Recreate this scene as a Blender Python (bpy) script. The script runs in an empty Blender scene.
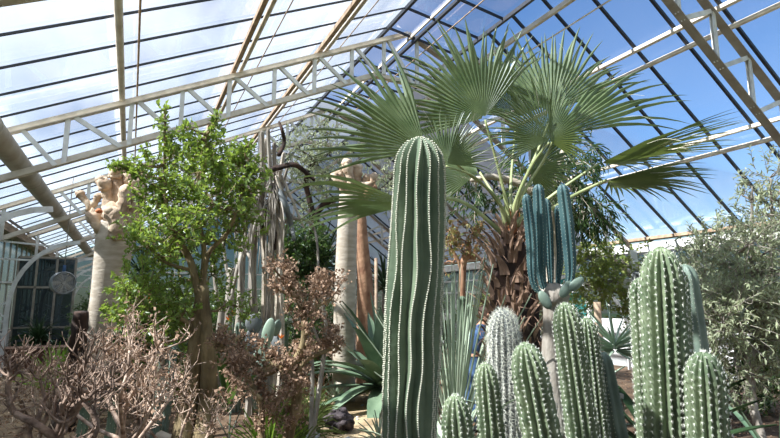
import bpy, math, random
import numpy as np
from mathutils import Vector, Matrix, noise
R = random.Random(7)
V = Vector
PI = math.pi
C = bpy.context.scene.collection
SC = bpy.context.scene
# ------------------------------------------------------------------ camera
EYE = 1.6
FPX = 530.0
PITCH, HEAD = math.radians(9.11), math.radians(25.84)
cd = bpy.data.cameras.new('camera')
cam = bpy.data.objects.new('camera', cd); C.objects.link(cam)
cam.location = (0, 0, EYE)
cam.rotation_euler = (math.radians(90) + PITCH, 0, -HEAD)
cd.sensor_width = 36; cd.lens = FPX / 780 * 36; cd.clip_start = .05; cd.clip_end = 500
SC.camera = cam
# ------------------------------------------------------------------ sky, sun, exposure
w = bpy.data.worlds.new('sky'); SC.world = w; w.use_nodes = True
nt = w.node_tree
sky = nt.nodes.new('ShaderNodeTexSky'); sky.sky_type = 'NISHITA'; sky.sun_disc = False
sky.sun_elevation = math.radians(48); sky.sun_rotation = math.radians(272)
sky.air_density = 1.0; sky.dust_density = .5; sky.ozone_density = 1.0
bg = nt.nodes['Background']; bg.inputs[1].default_value = .155
hs = nt.nodes.new('ShaderNodeHueSaturation'); hs.inputs['Saturation'].default_value = 1.22
nt.links.new(sky.outputs[0], hs.inputs['Color']); nt.links.new(hs.outputs[0], bg.inputs[0])
sd = bpy.data.lights.new('sun', 'SUN'); sd.energy = 19.0; sd.angle = .009; sd.color = (1, .955, .89)
sun = bpy.data.objects.new('sun', sd); C.objects.link(sun)
_e, _a = math.radians(45), math.radians(272)
sdir = V((math.sin(_a) * math.cos(_e), math.cos(_a) * math.cos(_e), math.sin(_e)))
sun.rotation_euler = sdir.to_track_quat('Z', 'Y').to_euler()
sun.location = sdir * 30
SC.view_settings.view_transform = 'Standard'; SC.view_settings.look = 'None'
SC.view_settings.gamma = 1; SC.view_settings.use_curve_mapping = False
SC.view_settings.exposure = .5
SC.cycles.transparent_max_bounces = 16
# ------------------------------------------------------------------ placing by direction and depth
RT = V((math.cos(HEAD), -math.sin(HEAD), 0))
FW = V((math.sin(HEAD) * math.cos(PITCH), math.cos(HEAD) * math.cos(PITCH), math.sin(PITCH)))
UPV = RT.cross(FW)
UP = V((0, 0, 1))
def pt(x, y, D):
    return V((0, 0, EYE)) + (FW + RT * ((x - 390) / FPX) + UPV * ((219 - y) / FPX)) * D
def gd(x, D, z=0):
    p = pt(x, 304, D); p.z = z
    return p
# ------------------------------------------------------------------ materials
def lin(c):
    return tuple(((v / 255) / 12.92 if v / 255 <= .04045 else ((v / 255 + .055) / 1.055) ** 2.4) for v in c) + (1,)
def mat(name, c1, c2=None, scale=6, rough=.6, bump=0, bscale=30, trans=0, island=0, stretch=None, detail=4, spec=.4, tcol=None, lo=.35, hi=.65, metal=0):
    m = bpy.data.materials.new(name); m.use_nodes = True
    n = m.node_tree; N = n.nodes; Lk = n.links.new
    b = N['Principled BSDF']; b.inputs['Roughness'].default_value = rough
    b.inputs['Specular IOR Level'].default_value = spec; b.inputs['Metallic'].default_value = metal
    tc = N.new('ShaderNodeTexCoord'); co = tc.outputs['Object']
    if stretch:
        mp = N.new('ShaderNodeMapping'); mp.inputs['Scale'].default_value = stretch
        Lk(co, mp.inputs[0]); co = mp.outputs[0]
    out = None
    if c2:
        mx = N.new('ShaderNodeMix'); mx.data_type = 'RGBA'
        mx.inputs[6].default_value = lin(c1); mx.inputs[7].default_value = lin(c2)
        no = N.new('ShaderNodeTexNoise'); no.inputs['Scale'].default_value = scale; no.inputs['Detail'].default_value = detail
        Lk(co, no.inputs['Vector'])
        mr = N.new('ShaderNodeMapRange'); mr.inputs[1].default_value = lo; mr.inputs[2].default_value = hi
        if island:
            g = N.new('ShaderNodeNewGeometry'); mm = N.new('ShaderNodeMix'); mm.data_type = 'FLOAT'
            mm.inputs[0].default_value = island
            Lk(no.outputs[0], mr.inputs[0]); Lk(mr.outputs[0], mm.inputs[2]); Lk(g.outputs['Random Per Island'], mm.inputs[3])
            Lk(mm.outputs[0], mx.inputs[0])
        else:
            Lk(no.outputs[0], mr.inputs[0]); Lk(mr.outputs[0], mx.inputs[0])
        out = mx.outputs[2]; Lk(out, b.inputs['Base Color'])
    else:
        b.inputs['Base Color'].default_value = lin(c1)
    if bump:
        nb = N.new('ShaderNodeTexNoise'); nb.inputs['Scale'].default_value = bscale; nb.inputs['Detail'].default_value = 5
        Lk(co, nb.inputs['Vector'])
        bu = N.new('ShaderNodeBump'); bu.inputs['Strength'].default_value = bump; bu.inputs['Distance'].default_value = .02
        Lk(nb.outputs[0], bu.inputs['Height']); Lk(bu.outputs[0], b.inputs['Normal'])
    if trans:
        t = N.new('ShaderNodeBsdfTranslucent'); ms = N.new('ShaderNodeMixShader'); ms.inputs[0].default_value = trans
        if tcol: t.inputs[0].default_value = lin(tcol)
        elif out: Lk(out, t.inputs[0])
        else: t.inputs[0].default_value = lin(c1)
        Lk(b.outputs[0], ms.inputs[1]); Lk(t.outputs[0], ms.inputs[2]); Lk(ms.outputs[0], N['Material Output'].inputs[0])
    return m
def pane_mat(name, diff, col, tint, dirt_scale=1.2, gloss=.10, dirt=.5, stretch=(1, 1, 1)):
    """a thin pane: clear fraction, a diffusing fraction (dirt, whitewash) that varies in streaks, and a little reflection"""
    m = bpy.data.materials.new(name); m.use_nodes = True
    n = m.node_tree; N = n.nodes; Lk = n.links.new; N.remove(N['Principled BSDF'])
    tr = N.new('ShaderNodeBsdfTransparent'); tr.inputs[0].default_value = lin(tint)
    tl = N.new('ShaderNodeBsdfTranslucent'); tl.inputs[0].default_value = lin(col)
    df = N.new('ShaderNodeBsdfDiffuse'); df.inputs[0].default_value = lin(col)
    d2 = N.new('ShaderNodeMixShader'); d2.inputs[0].default_value = .25
    Lk(tl.outputs[0], d2.inputs[1]); Lk(df.outputs[0], d2.inputs[2])
    tc = N.new('ShaderNodeTexCoord'); mp = N.new('ShaderNodeMapping'); mp.inputs['Scale'].default_value = stretch
    no = N.new('ShaderNodeTexNoise'); no.inputs['Scale'].default_value = dirt_scale; no.inputs['Detail'].default_value = 3
    Lk(tc.outputs['Object'], mp.inputs[0]); Lk(mp.outputs[0], no.inputs[0])
    mr = N.new('ShaderNodeMapRange'); mr.inputs[1].default_value = .3; mr.inputs[2].default_value = .7
    mr.inputs[3].default_value = diff * (1 - dirt); mr.inputs[4].default_value = min(1, diff * (1 + dirt))
    Lk(no.outputs[0], mr.inputs[0])
    a = N.new('ShaderNodeMixShader'); Lk(mr.outputs[0], a.inputs[0]); Lk(tr.outputs[0], a.inputs[1]); Lk(d2.outputs[0], a.inputs[2])
    gl = N.new('ShaderNodeBsdfGlossy'); gl.inputs['Roughness'].default_value = .08
    lw = N.new('ShaderNodeLayerWeight'); lw.inputs[0].default_value = .25
    mu = N.new('ShaderNodeMath'); mu.operation = 'MULTIPLY'; mu.inputs[1].default_value = gloss
    Lk(lw.outputs['Fresnel'], mu.inputs[0])
    o = N.new('ShaderNodeMixShader'); Lk(mu.outputs[0], o.inputs[0]); Lk(a.outputs[0], o.inputs[1]); Lk(gl.outputs[0], o.inputs[2])
    Lk(o.outputs[0], N['Material Output'].inputs[0])
    return m
M = dict(
    pane_left=pane_mat('hazy roof glazing', .19, (206, 210, 214), (222, 227, 234), 1.0, .25, .45, (.6, .25, 1)),
    pane_far=pane_mat('clouded roof glazing', .6, (176, 184, 194), (172, 174, 176), .8, .3, .4, (.6, .25, 1)),
    pane_right=pane_mat('clear roof glazing', .035, (215, 215, 220), (246, 249, 255), .6, .25, .9, (.5, .3, 1)),
    pane_wall=pane_mat('dusty wall glazing', .2, (80, 90, 94), (88, 100, 106), 1.5, .6, .5),
    pane_teal=pane_mat('teal tinted glazing', .75, (90, 190, 185), (110, 200, 195), 1.5, .5, .2),
    bar=mat('dark glazing bar', (52, 54, 58), (38, 40, 44), 20, .5),
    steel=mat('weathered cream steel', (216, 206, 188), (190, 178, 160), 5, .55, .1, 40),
    steel2=mat('taupe frame and shaded chord steel', (158, 150, 136), (138, 128, 114), 5, .5, .1, 40),  # grey frame paint; on the right truss chords the darker tone is shade
    rust=mat('tan weathered purlin', (176, 152, 124), (140, 114, 90), 8, .7, .1, 40),
    white=mat('white painted steel', (226, 226, 220), (200, 198, 190), 6, .5, .05),
    duct=mat('beige duct', (176, 168, 152), (150, 140, 122), 3, .5, .1, 10),
    wood=mat('brown gutter board', (150, 134, 112), (104, 90, 74), 3, .7, .2, 20, stretch=(8, .6, 8)),
    render=mat('pale rendered masonry', (206, 206, 200), (176, 176, 170), 3, .85, .2, 20),
    brick=mat('brown brick plinth', (112, 78, 60), (84, 62, 52), 8, .9, .5, 20),
    soil=mat('dark dry bed soil', (118, 94, 70), (78, 60, 44), 3, .95, .9, 26, detail=10),
    sand=mat('sandy path gravel', (206, 182, 142), (168, 142, 106), 3, .95, .7, 60, detail=10),
    lawn=mat('outdoor lawn', (96, 112, 58), (70, 88, 44), 2, .95),
    green1=mat('grey green cactus column skin', (112, 124, 98), (86, 102, 80), 5, .6, .15, 40, spec=.25),
    green2=mat('pale green cactus skin', (132, 142, 110), (98, 112, 84), 7, .65, .15, 40, spec=.2),
    green3=mat('grey green cactus skin', (116, 118, 114), (88, 92, 90), 6, .6, .15, 40),
    green4=mat('dull blue green skin', (122, 136, 118), (92, 106, 92), 6, .5, .15, 30),
    blue=mat('powder blue cactus skin', (76, 104, 102), (48, 76, 78), 5, .5, .1, 30),
    areole=mat('cream felted areoles', (204, 200, 176), rough=.9),
    spine=mat('white spines', (236, 234, 216), rough=.6),
    pale_bark=mat('smooth pale grey bark', (206, 192, 172), (178, 162, 140), 4, .7, .35, 14, stretch=(1, 1, 4)),
    knob=mat('cream knobbly bark', (208, 186, 158), (168, 140, 112), 7, .75, .9, 16),
    cut=mat('orange wet cut wood', (214, 122, 72), rough=.7),
    bark=mat('mossy brown bark', (156, 136, 98), (98, 82, 56), 9, .9, .8, 30, stretch=(1, 1, .4)),
    bark2=mat('reddish brown bark', (176, 136, 104), (140, 100, 74), 6, .85, .5, 20),
    dark_bark=mat('dark rotting bark', (74, 54, 42), (44, 34, 28), 9, .95, .9, 20, stretch=(1, 1, .3)),
    grey_bark=mat('grey dry bark', (178, 168, 152), (122, 110, 96), 8, .9, .7, 30, stretch=(1, 1, .3)),
    twig=mat('pinkish dry twigs', (214, 186, 162), (130, 104, 84), 14, .8, .4, 40),
    twig2=mat('brown gnarled branch', (156, 130, 110), (92, 72, 58), 14, .85, .8, 40),
    curl=mat('curled dry brown leaves', (194, 160, 130), (112, 86, 66), 14, .8, 0, trans=.15, island=.7),
    boot=mat('brown palm leaf bases', (180, 146, 120), (114, 88, 70), 9, .85, .5, 30, stretch=(1, 1, .3)),
    orange=mat('orange brown crown fibre', (188, 116, 66), (128, 84, 52), 12, .9, .5, 30),
    petiole=mat('pale green petiole', (172, 176, 122), (136, 146, 94), 5, .45),
    frond=mat('green fan leaf', (116, 130, 92), (80, 98, 64), 5, .38, trans=.28, tcol=(146, 160, 76), spec=.7),
    leaf_a=mat('bright green leaves', (142, 162, 82), (86, 114, 54), 3, .38, trans=.38, island=.6, tcol=(172, 194, 78), spec=.8),
    leaf_b=mat('grey green leaves', (196, 200, 160), (134, 144, 108), 3, .5, trans=.35, island=.6),
    leaf_c=mat('dark green leaves', (76, 98, 56), (46, 66, 38), 3, .45, trans=.3, island=.6, tcol=(110, 140, 60)),
    leaf_d=mat('yellow green vine leaves', (178, 182, 98), (112, 134, 66), 3, .5, trans=.35, island=.7),
    leaf_e=mat('reddish green leaves', (176, 124, 88), (132, 150, 86), 3, .5, trans=.3, island=.8),
    agave=mat('green agave leaf', (128, 146, 116), (86, 108, 82), 3, .4, .05, 20, stretch=(1, 1, .4)),
    agave2=mat('pale blue green leaf', (172, 188, 162), (134, 154, 132), 3, .45, .05, 20),
    strap=mat('striped pale yucca leaf', (212, 218, 190), (140, 162, 128), 3, .5, island=.8, trans=.15),
    dark_strap=mat('dark strap leaf', (56, 78, 42), (34, 52, 28), 3, .5, trans=.2, island=.6),
    fern=mat('light green fern', (150, 178, 70), (112, 146, 52), 3, .5, trans=.4, island=.6),
    grass=mat('fine green grass', (130, 142, 78), (90, 106, 54), 3, .6, trans=.3, island=.7),
    lava=mat('dark lava rock', (100, 88, 86), (46, 40, 42), 14, .9, 1, 30),
    stone=mat('pale stone', (206, 206, 204), (170, 168, 164), 8, .8, .3),
    metal=mat('galvanised fan metal', (176, 178, 176), (130, 132, 130), 8, .4, metal=.6),
    black=mat('black plastic', (30, 30, 32), rough=.5),
    denim=mat('faded blue denim', (96, 124, 158), (70, 96, 132), 30, .9, .3, 200),
    shirt=mat('deep blue shirt', (78, 106, 142), (60, 86, 120), 10, .9, .2, 60),
    skin=mat('skin', (206, 152, 118), rough=.55),
    hair=mat('dark brown hair', (66, 46, 34), rough=.7),
    flower=mat('orange flower', (232, 124, 44), rough=.6, trans=.3),
)
# ------------------------------------------------------------------ mesh building
class MB:
    def __init__(s): s.v = []; s.f = []; s.m = []; s.sm = True
    def add(s, vs, fs, mi=0):
        b = len(s.v); s.v += [tuple(x) for x in vs]
        for f in fs: s.f.append(tuple(i + b for i in f)); s.m.append(mi)
    def box(s, a, b, w, h, up=UP, mi=0):
        """a bar from a to b, w wide (sideways), h high (along up)"""
        a = V(a); b = V(b); d = (b - a).normalized(); sd = d.cross(up)
        if sd.length < 1e-4: sd = d.cross(V((1, 0, 0)))
        sd.normalize(); u = sd.cross(d).normalized()
        vs = [p + sd * (i * w / 2) + u * (j * h / 2) for p in (a, b) for i, j in ((-1, -1), (1, -1), (1, 1), (-1, 1))]
        s.add(vs, [(3, 2, 1, 0), (4, 5, 6, 7), (0, 1, 5, 4), (1, 2, 6, 5), (2, 3, 7, 6), (3, 0, 4, 7)], mi)
    def tube(s, pts, rad, n=8, cap=True, mi=0, squash=1):
        pts = [V(p) for p in pts]; m = len(pts)
        if not hasattr(rad, '__len__'): rad = [rad] * m
        t0 = (pts[1] - pts[0]).normalized(); ref = V((1, 0, 0)) if abs(t0.x) < .8 else V((0, 1, 0))
        u = t0.cross(ref).normalized(); b0 = len(s.v)
        for i, p in enumerate(pts):
            t = (pts[min(i + 1, m - 1)] - pts[max(i - 1, 0)]).normalized()
            u = (u - t * u.dot(t)).normalized(); v = t.cross(u)
            for k in range(n):
                a = 2 * PI * k / n
                s.v.append(tuple(p + (u * math.cos(a) + v * math.sin(a) * squash) * rad[i]))
        for i in range(m - 1):
            for k in range(n):
                k2 = (k + 1) % n
                s.f.append((b0 + i * n + k, b0 + i * n + k2, b0 + (i + 1) * n + k2, b0 + (i + 1) * n + k)); s.m.append(mi)
        if cap:
            s.f.append(tuple(b0 + k for k in reversed(range(n)))); s.m.append(mi)
            s.f.append(tuple(b0 + (m - 1) * n + k for k in range(n))); s.m.append(mi)
    def leaf(s, p, d, nrm, l, wd, fold=.25, droop=.1, mi=0):
        sd = d.cross(nrm)
        if sd.length < 1e-5: sd = V((1, 0, 0))
        sd.normalize(); nn = sd.cross(d).normalized()
        mid = p + d * (l * .45)
        s.add([p, mid + sd * (wd / 2) + nn * (wd * fold), p + d * l - nn * (l * droop), mid - sd * (wd / 2) + nn * (wd * fold)],
              [(0, 1, 2), (0, 2, 3)], mi)
    def spike(s, p, d, l, r, mi=0):
        ref = UP if abs(d.z) < .8 else V((1, 0, 0))
        u = d.cross(ref).normalized(); v = d.cross(u)
        s.add([p + u * r, p - u * (r * .5) + v * (r * .87), p - u * (r * .5) - v * (r * .87), p + d * l], [(0, 1, 3), (1, 2, 3), (2, 0, 3)], mi)
    def bead(s, p, r, mi=0, sc=(1, 1, 1)):
        a = [p + V((dx * r * sc[0], dy * r * sc[1], dz * r * sc[2])) for dx, dy, dz in ((1, 0, 0), (-1, 0, 0), (0, 1, 0), (0, -1, 0), (0, 0, 1), (0, 0, -1))]
        s.add(a, [(0, 2, 4), (2, 1, 4), (1, 3, 4), (3, 0, 4), (2, 0, 5), (1, 2, 5), (3, 1, 5), (0, 3, 5)], mi)
    def blob(s, c, rx, ry, rz, n=12, m=8, jit=0, mi=0, fr=3.0, sd=0):
        b0 = len(s.v); c = V(c)
        for i in range(m + 1):
            th = PI * i / m
            for k in range(n):
                a = 2 * PI * k / n; d = V((math.sin(th) * math.cos(a), math.sin(th) * math.sin(a), math.cos(th)))
                q = 1 + (jit * noise.noise(d * fr + V((sd, sd * .7, 0))) if jit else 0)
                s.v.append(tuple(c + V((d.x * rx, d.y * ry, d.z * rz)) * q))
        for i in range(m):
            for k in range(n):
                k2 = (k + 1) % n
                s.f.append((b0 + i * n + k, b0 + (i + 1) * n + k, b0 + (i + 1) * n + k2, b0 + i * n + k2)); s.m.append(mi)
ROOT = {}
def obj(name, mb, m, parent=None, smooth=True, loc=None):
    """links ONE mesh; its vertices are given in world space"""
    me = bpy.data.meshes.new(name)
    base = ROOT.get(parent.name) if parent else (V(loc) if loc is not None else V((0, 0, 0)))
    bx, by, bz = base
    me.from_pydata([(x - bx, y - by, z - bz) for x, y, z in mb.v], [], mb.f)
    ms = m if isinstance(m, (list, tuple)) else [m]
    for q in ms: me.materials.append(M[q] if isinstance(q, str) else q)
    if len(ms) > 1: me.polygons.foreach_set('material_index', mb.m)
    if smooth: me.polygons.foreach_set('use_smooth', [True] * len(mb.f))
    me.update()
    o = bpy.data.objects.new(name, me); C.objects.link(o)
    if parent: o.parent = parent
    else: o.location = base
    ROOT[o.name] = base
    return o
def tag(o, label=None, cat=None, group=None, kind=None):
    if label: o['label'] = label
    if cat: o['category'] = cat
    if group: o['group'] = group
    if kind: o['kind'] = kind
    return o
def thing(name, label, cat, loc, group=None):
    o = bpy.data.objects.new(name, None); C.objects.link(o); o.location = loc; o.empty_display_size = .1
    ROOT[o.name] = V(loc)
    return tag(o, label, cat, group)
def curve(pts, n=6):
    """smooth polyline through control points"""
    P = [V(p) for p in pts]; P = [P[0] * 2 - P[1]] + P + [P[-1] * 2 - P[-2]]
    out = []
    for i in range(1, len(P) - 2):
        for k in range(n):
            t = k / n; a, b, c, d = P[i - 1:i + 3]
            out.append(.5 * ((2 * b) + (c - a) * t + (2 * a - 5 * b + 4 * c - d) * t * t + (3 * b - a - 3 * c + d) * t ** 3))
    out.append(P[-2]); return out
def lerps(a, n):
    """radii list a resampled to n values"""
    return [float(x) for x in np.interp(np.linspace(0, len(a) - 1, n), range(len(a)), a)]
def rv(s=1): return V((R.uniform(-s, s), R.uniform(-s, s), R.uniform(-s, s)))
def rdir():
    while 1:
        v = rv()
        if .1 < v.length < 1: return v.normalized()
# ================================================================== the glasshouse
XL, XR, Y0, Y1 = -3.3, 11.77, -6.0, 29.7
def zl(X): return EYE + 3.74 + .466 * X        # glazing planes
def zr(X): return EYE + 10.18 - .73 * X
XC, XD = 4.54, 6.27                            # the ridge cap between them
m_ = MB(); m_.box((4.2, Y0 - .3, -.1), (4.2, Y1 + .3, -.1), XR - XL + .6, .2); f_ = obj('floor', m_, 'soil', smooth=False); tag(f_, kind='structure')
m_ = MB(); q_ = [gd(300, 11.5, .012), gd(296, 8.5, .012), gd(300, 6.6, .012), gd(290, 5.4, .012), gd(330, 4.6, .012), gd(420, 4.8, .012), gd(415, 6.5, .012), gd(400, 8.2, .012), gd(380, 9.8, .012), gd(350, 11.5, .012)]
m_.add(q_ + [p - UP * .05 for p in q_], [tuple(reversed(range(10)))] + [(i, (i + 1) % 10, 10 + (i + 1) % 10, 10 + i) for i in range(10)]); tag(obj('path', m_, 'sand', smooth=False), kind='structure')
m_ = MB(); m_.box((4.2, -60, -.35), (4.2, 90, -.35), 160, .2); tag(obj('lawn', m_, 'lawn', smooth=False), kind='structure')
def slope(name, m, xa, xb, zf, step, yoff, bw, bh=.05, Y0=-6.0, Y1=29.7):
    mb = MB(); t = .006
    a, b = V((xa, 0, zf(xa))), V((xb, 0, zf(xb)))
    mb.box(V((0, Y0, 0)) + (a + b) / 2, V((0, Y1, 0)) + (a + b) / 2, (b - a).length, t, up=(b - a).cross(V((0, 1, 0))).normalized())
    o = obj(name, mb, m, smooth=False); tag(o, kind='structure')
    y = yoff
    while y > Y0: y -= step
    y += step
    while y < Y1:
        g = MB(); g.box(V((xa, y, zf(xa) - .035)), V((xb, y, zf(xb) - .035)), bw, bh)
        obj('glazing_bar', g, 'bar', o, smooth=False); y += step
    return o
slope('ceiling', 'pane_left', XL, XC, zl, .85, 6.93, .022, .03)
slope('ceiling', 'pane_right', XD, XR, zr, .765, 4.5, .045, .05, -6.0, 11.0)
slope('ceiling', 'pane_far', XD, XR, zr, 1.53, 12.2, .045, .05, 11.0, 29.7)
capf = lambda X: zl(XC) + (zr(XD) - zl(XC)) * (X - XC) / (XD - XC)
slope('ceiling', 'pane_right', XC, XD, capf, .85, 6.93, .03, .05, -6.0, 14.0)
slope('ceiling', 'pane_far', XC, XD, capf, 1.7, 14.6, .03, .05, 14.0, 29.7)
def beam(name, m, X, Z, wd, h, round_=False, y0=Y0, y1=Y1):
    b = MB(); p, q = V((X, y0, Z)), V((X, y1, Z))
    if round_: b.tube([p, q], wd / 2, 12)
    else: b.box(p, q, wd, h)
    return tag(obj(name, b, m, smooth=round_), kind='structure')
# purlins under the glass, each at its own place
for X, m, wd, rd in ((-.36, 'steel', .1, 1), (-.14, 'rust', .03, 1), (1.43, 'rust', .07, 0), (1.56, 'steel', .075, 1), (1.9, 'rust', .02, 1), (3.08, 'rust', .08, 0), (3.22, 'steel', .075, 1), (3.6, 'rust', .02, 1)):
    beam('roof_beam', m, X, zl(X) - (.17 if wd > .04 and rd else .14 if wd > .04 else .09), wd, .09, rd)
beam('roof_beam', 'bar', XC, zl(XC) - .05, .06, .09)
beam('roof_beam', 'steel', 5.1, EYE + 5.83 - .1, .035, .05); beam('roof_beam', 'bar', 5.22, EYE + 5.70, .05, .08)
beam('roof_beam', 'rust', 5.5, EYE + 5.55, .025, .03, 1)
beam('roof_beam', 'bar', XD, zr(XD) - .06, .06, .08); beam('roof_beam', 'steel', XD + .32, zr(XD + .32) - .1, .07, .09); beam('roof_beam', 'steel', XD + .62, zr(XD + .62) - .12, .03, .03, 1)
for X, m, wd, rd in ((7.7, 'steel', .085, 0), (8.0, 'steel', .085, 1), (9.55, 'steel', .08, 0), (9.85, 'steel', .09, 1)):
    beam('roof_beam', m, X, zr(X) - .15, wd, .06, rd)
# eaves: boards and gutters
beam('roof_beam', 'wood', XL + .02, zl(XL) - .2, .5, .22); beam('roof_beam', 'bar', XL + .30, zl(XL) - .03, .05, .05)
beam('roof_beam', 'white', XR - .1, EYE + 1.42, .22, .24); beam('roof_beam', 'bar', XR - .22, EYE + 1.25, .04, .05); beam('roof_beam', 'rust', XR - .12, EYE + 1.62, .3, .07)
# the fat duct
d_ = MB(); d_.tube([V((-1.74, Y0, EYE + 2.19)), V((-1.74, Y1 - .6, EYE + 2.19))], .155, 20)
for k in range(9): d_.tube([V((-1.74, 1.2 + k * 3.3, EYE + 2.19)), V((-1.74, 1.25 + k * 3.3, EYE + 2.19))], .165, 20)
tag(obj('air_duct', d_, 'duct', loc=(-1.74, Y0, EYE + 2.19)), 'fat round beige duct running the length of the roof between truss chords', 'duct')
def truss(Y):
    tl = lambda X: EYE + 3.44 + .466 * X
    tr = lambda X: EYE + 9.88 - .73 * X
    AX = 5.1; ax = tl(AX); RXE = XR - .15
    bl = lambda X: tl(X) - .74
    br = lambda X: tr(X) - .8
    root = tag(MBroot('roof_truss_beam', (XL + .25, Y, 0)), kind='structure')
    def chord(name, a, b, m, riv=False):
        g = MB(); a = V(a); b = V(b); g.box(a, b, .13, .016); g.box(a + V((0, 0, .055)), b + V((0, 0, .055)), .016, .1)
        if riv:
            L = (b - a).length; n = int(L / .16); d = (b - a).normalized(); nn = d.cross(V((0, 1, 0))).normalized()
            if nn.z > 0: nn = -nn
            for k in range(n):
                p = a + d * (k * .16 + .05)
                for s in (-.033, .033): g.blob(p + V((0, s, 0)) + nn * .008, .009, .009, .009, 6, 4)
        obj(name, g, m, root, smooth=False)
    chord('top_chord', (XL + .2, Y, tl(XL + .2)), (AX, Y, ax), 'steel'); chord('top_chord', (AX, Y, ax), (6.3, Y, tr(6.3)), 'steel2'); chord('top_chord', (6.3, Y, tr(6.3)), (RXE, Y, tr(RXE)), 'steel2')  # right chords take the taupe: their unlit look is put into the colour
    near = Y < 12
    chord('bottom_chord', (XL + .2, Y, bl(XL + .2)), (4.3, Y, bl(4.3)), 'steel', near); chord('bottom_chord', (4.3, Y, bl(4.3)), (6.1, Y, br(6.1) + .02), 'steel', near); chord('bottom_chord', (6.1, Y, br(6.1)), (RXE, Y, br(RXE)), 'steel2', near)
    def web(name, a, b):
        g = MB(); off = V((0, .022, 0)); g.box(V(a) - off, V(b) - off, .014, .07); g.box(V(a) + off, V(b) + off, .014, .07)
        obj(name, g, 'white', root, smooth=False)
    LP = [-2.75, -1.1, -.2, .58, 1.37, 2.19, 2.98, 3.77, 4.5]
    for i, X in enumerate(LP):
        web('post', (X, Y, bl(X)), (X, Y, tl(X)))
        if i and i < len(LP) - 1: web('diagonal', (X + .1, Y, tl(X + .1)), (LP[i + 1] - .1, Y, bl(LP[i + 1] - .1)))
    web('diagonal', (-1.68, Y, tl(-1.68)), (-1.2, Y, bl(-1.2)))
    web('post', (5.3, Y, bl(4.3)), (5.3, Y, ax)); web('diagonal', (4.6, Y, tl(4.6)), (5.2, Y, bl(4.3)))
    RP = [6.02, 6.8, 7.59, 8.38, 9.17, 9.96, 10.75]
    for i, X in enumerate(RP):
        web('post', (X, Y, br(X)), (X, Y, tr(X)))
        if i < len(RP) - 1: web('diagonal', (RP[i + 1] - .05, Y, tr(RP[i + 1])), (X + .08, Y, br(X + .08)))
    # lattice legs with a curved knee on either side
    for sx, X, top, ins, wd_ in ((1, XL + .22, bl(XL + .2), 1.3, .6), (-1, XR - .2, br(XR - .2) + .05, 1.1, .34)):
        g = MB(); g.box(V((X, Y, 0)), V((X, Y, top)), .1, .04, up=V((0, 1, 0)))
        arc = [V((X + sx * (wd_ + (ins * (1 - math.cos(a)))), Y, max(.0, top - 1.35 + math.sin(a) * (1.3 + .25 * sx)))) for a in [k * PI / 2 / 8 for k in range(9)]]
        arc = [V((X + sx * wd_, Y, 0)), V((X + sx * wd_, Y, top - 1.9))] + arc
        for a, b in zip(arc, arc[1:]): g.box(a, b, .09, .03, up=V((0, 1, 0)))
        z = .1; k = 0
        while z < top - 1.3:
            g.box(V((X, Y, z)), V((X + sx * wd_, Y, z + .35)), .04, .02, up=V((0, 1, 0))); g.box(V((X + sx * wd_, Y, z)), V((X, Y, z + .35)), .04, .02, up=V((0, 1, 0))); z += .4
        for i in range(3, 9, 2): g.box(V((X, Y, arc[i].z + .25)), arc[i + 1], .04, .02, up=V((0, 1, 0)))
        obj('lattice_leg', g, 'white', root, smooth=False)
def MBroot(name, loc):
    o = bpy.data.objects.new(name, None); C.objects.link(o); o.location = loc; ROOT[o.name] = V(loc); o.empty_display_size = .1
    return o
for Y in (-.5, 4.54, 9.59, 14.64, 19.7, 24.7, 29.4): truss(Y)
# walls: plinth, panes, mullions
def wall(name, a, b, top, plinth, pm, step, gm='pane_wall', fm='steel2', rails=(), thick=.12):
    """a low wall with glazing above; top(t) is the height at fraction t"""
    a = V(a); b = V(b); L = (b - a).length; d = (b - a) / L
    g = MB(); g.box(a + UP * (plinth / 2), b + UP * (plinth / 2), thick, plinth)
    o = obj(name, g, pm, smooth=False); tag(o, kind='structure')
    n = max(1, round(L / step)); gp = MB(); fr = MB()
    for i in range(n):
        p, q = a + d * (L * i / n), a + d * (L * (i + 1) / n)
        gp.add([p + UP * plinth, q + UP * plinth, q + UP * top((i + 1) / n), p + UP * top(i / n)], [(0, 1, 2, 3)])
    for i in range(n + 1):
        p = a + d * (L * i / n); fr.box(p + UP * plinth, p + UP * top(i / n), .05, .05, up=d)
    for r in rails: fr.box(a + UP * r, b + UP * r, .06, .06)
    fr.box(a + UP * (plinth + .03), b + UP * (plinth + .03), .14, .06)
    obj('glass', gp, gm, o, smooth=False); obj('mullions', fr, fm, o, smooth=False)
    return o
wall('wall_left', (XL, Y0, 0), (XL, Y1, 0), lambda t: zl(XL) - .1, .8, 'render', .9, rails=(2.2,))
gab = lambda t: (lambda X: (zl(X) if X < XC else (capf(X) if X < XD else zr(X))) - .08)(XL + (XR - XL) * t)
wall('wall_back', (XL, Y1, 0), (XR, Y1, 0), gab, .9, 'render', .75, rails=(2.4, 3.2), fm='white')
wall('wall_front', (XL, Y0, 0), (XR, Y0, 0), gab, .8, 'render', .75, rails=(2.4,), gm='pane_right')
wall('wall_right', (XR, Y0, 0), (XR, Y1, 0), lambda t: EYE + 1.5, 1.15, 'render', 1.26, rails=(2.05, 2.5), fm='white')
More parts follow.
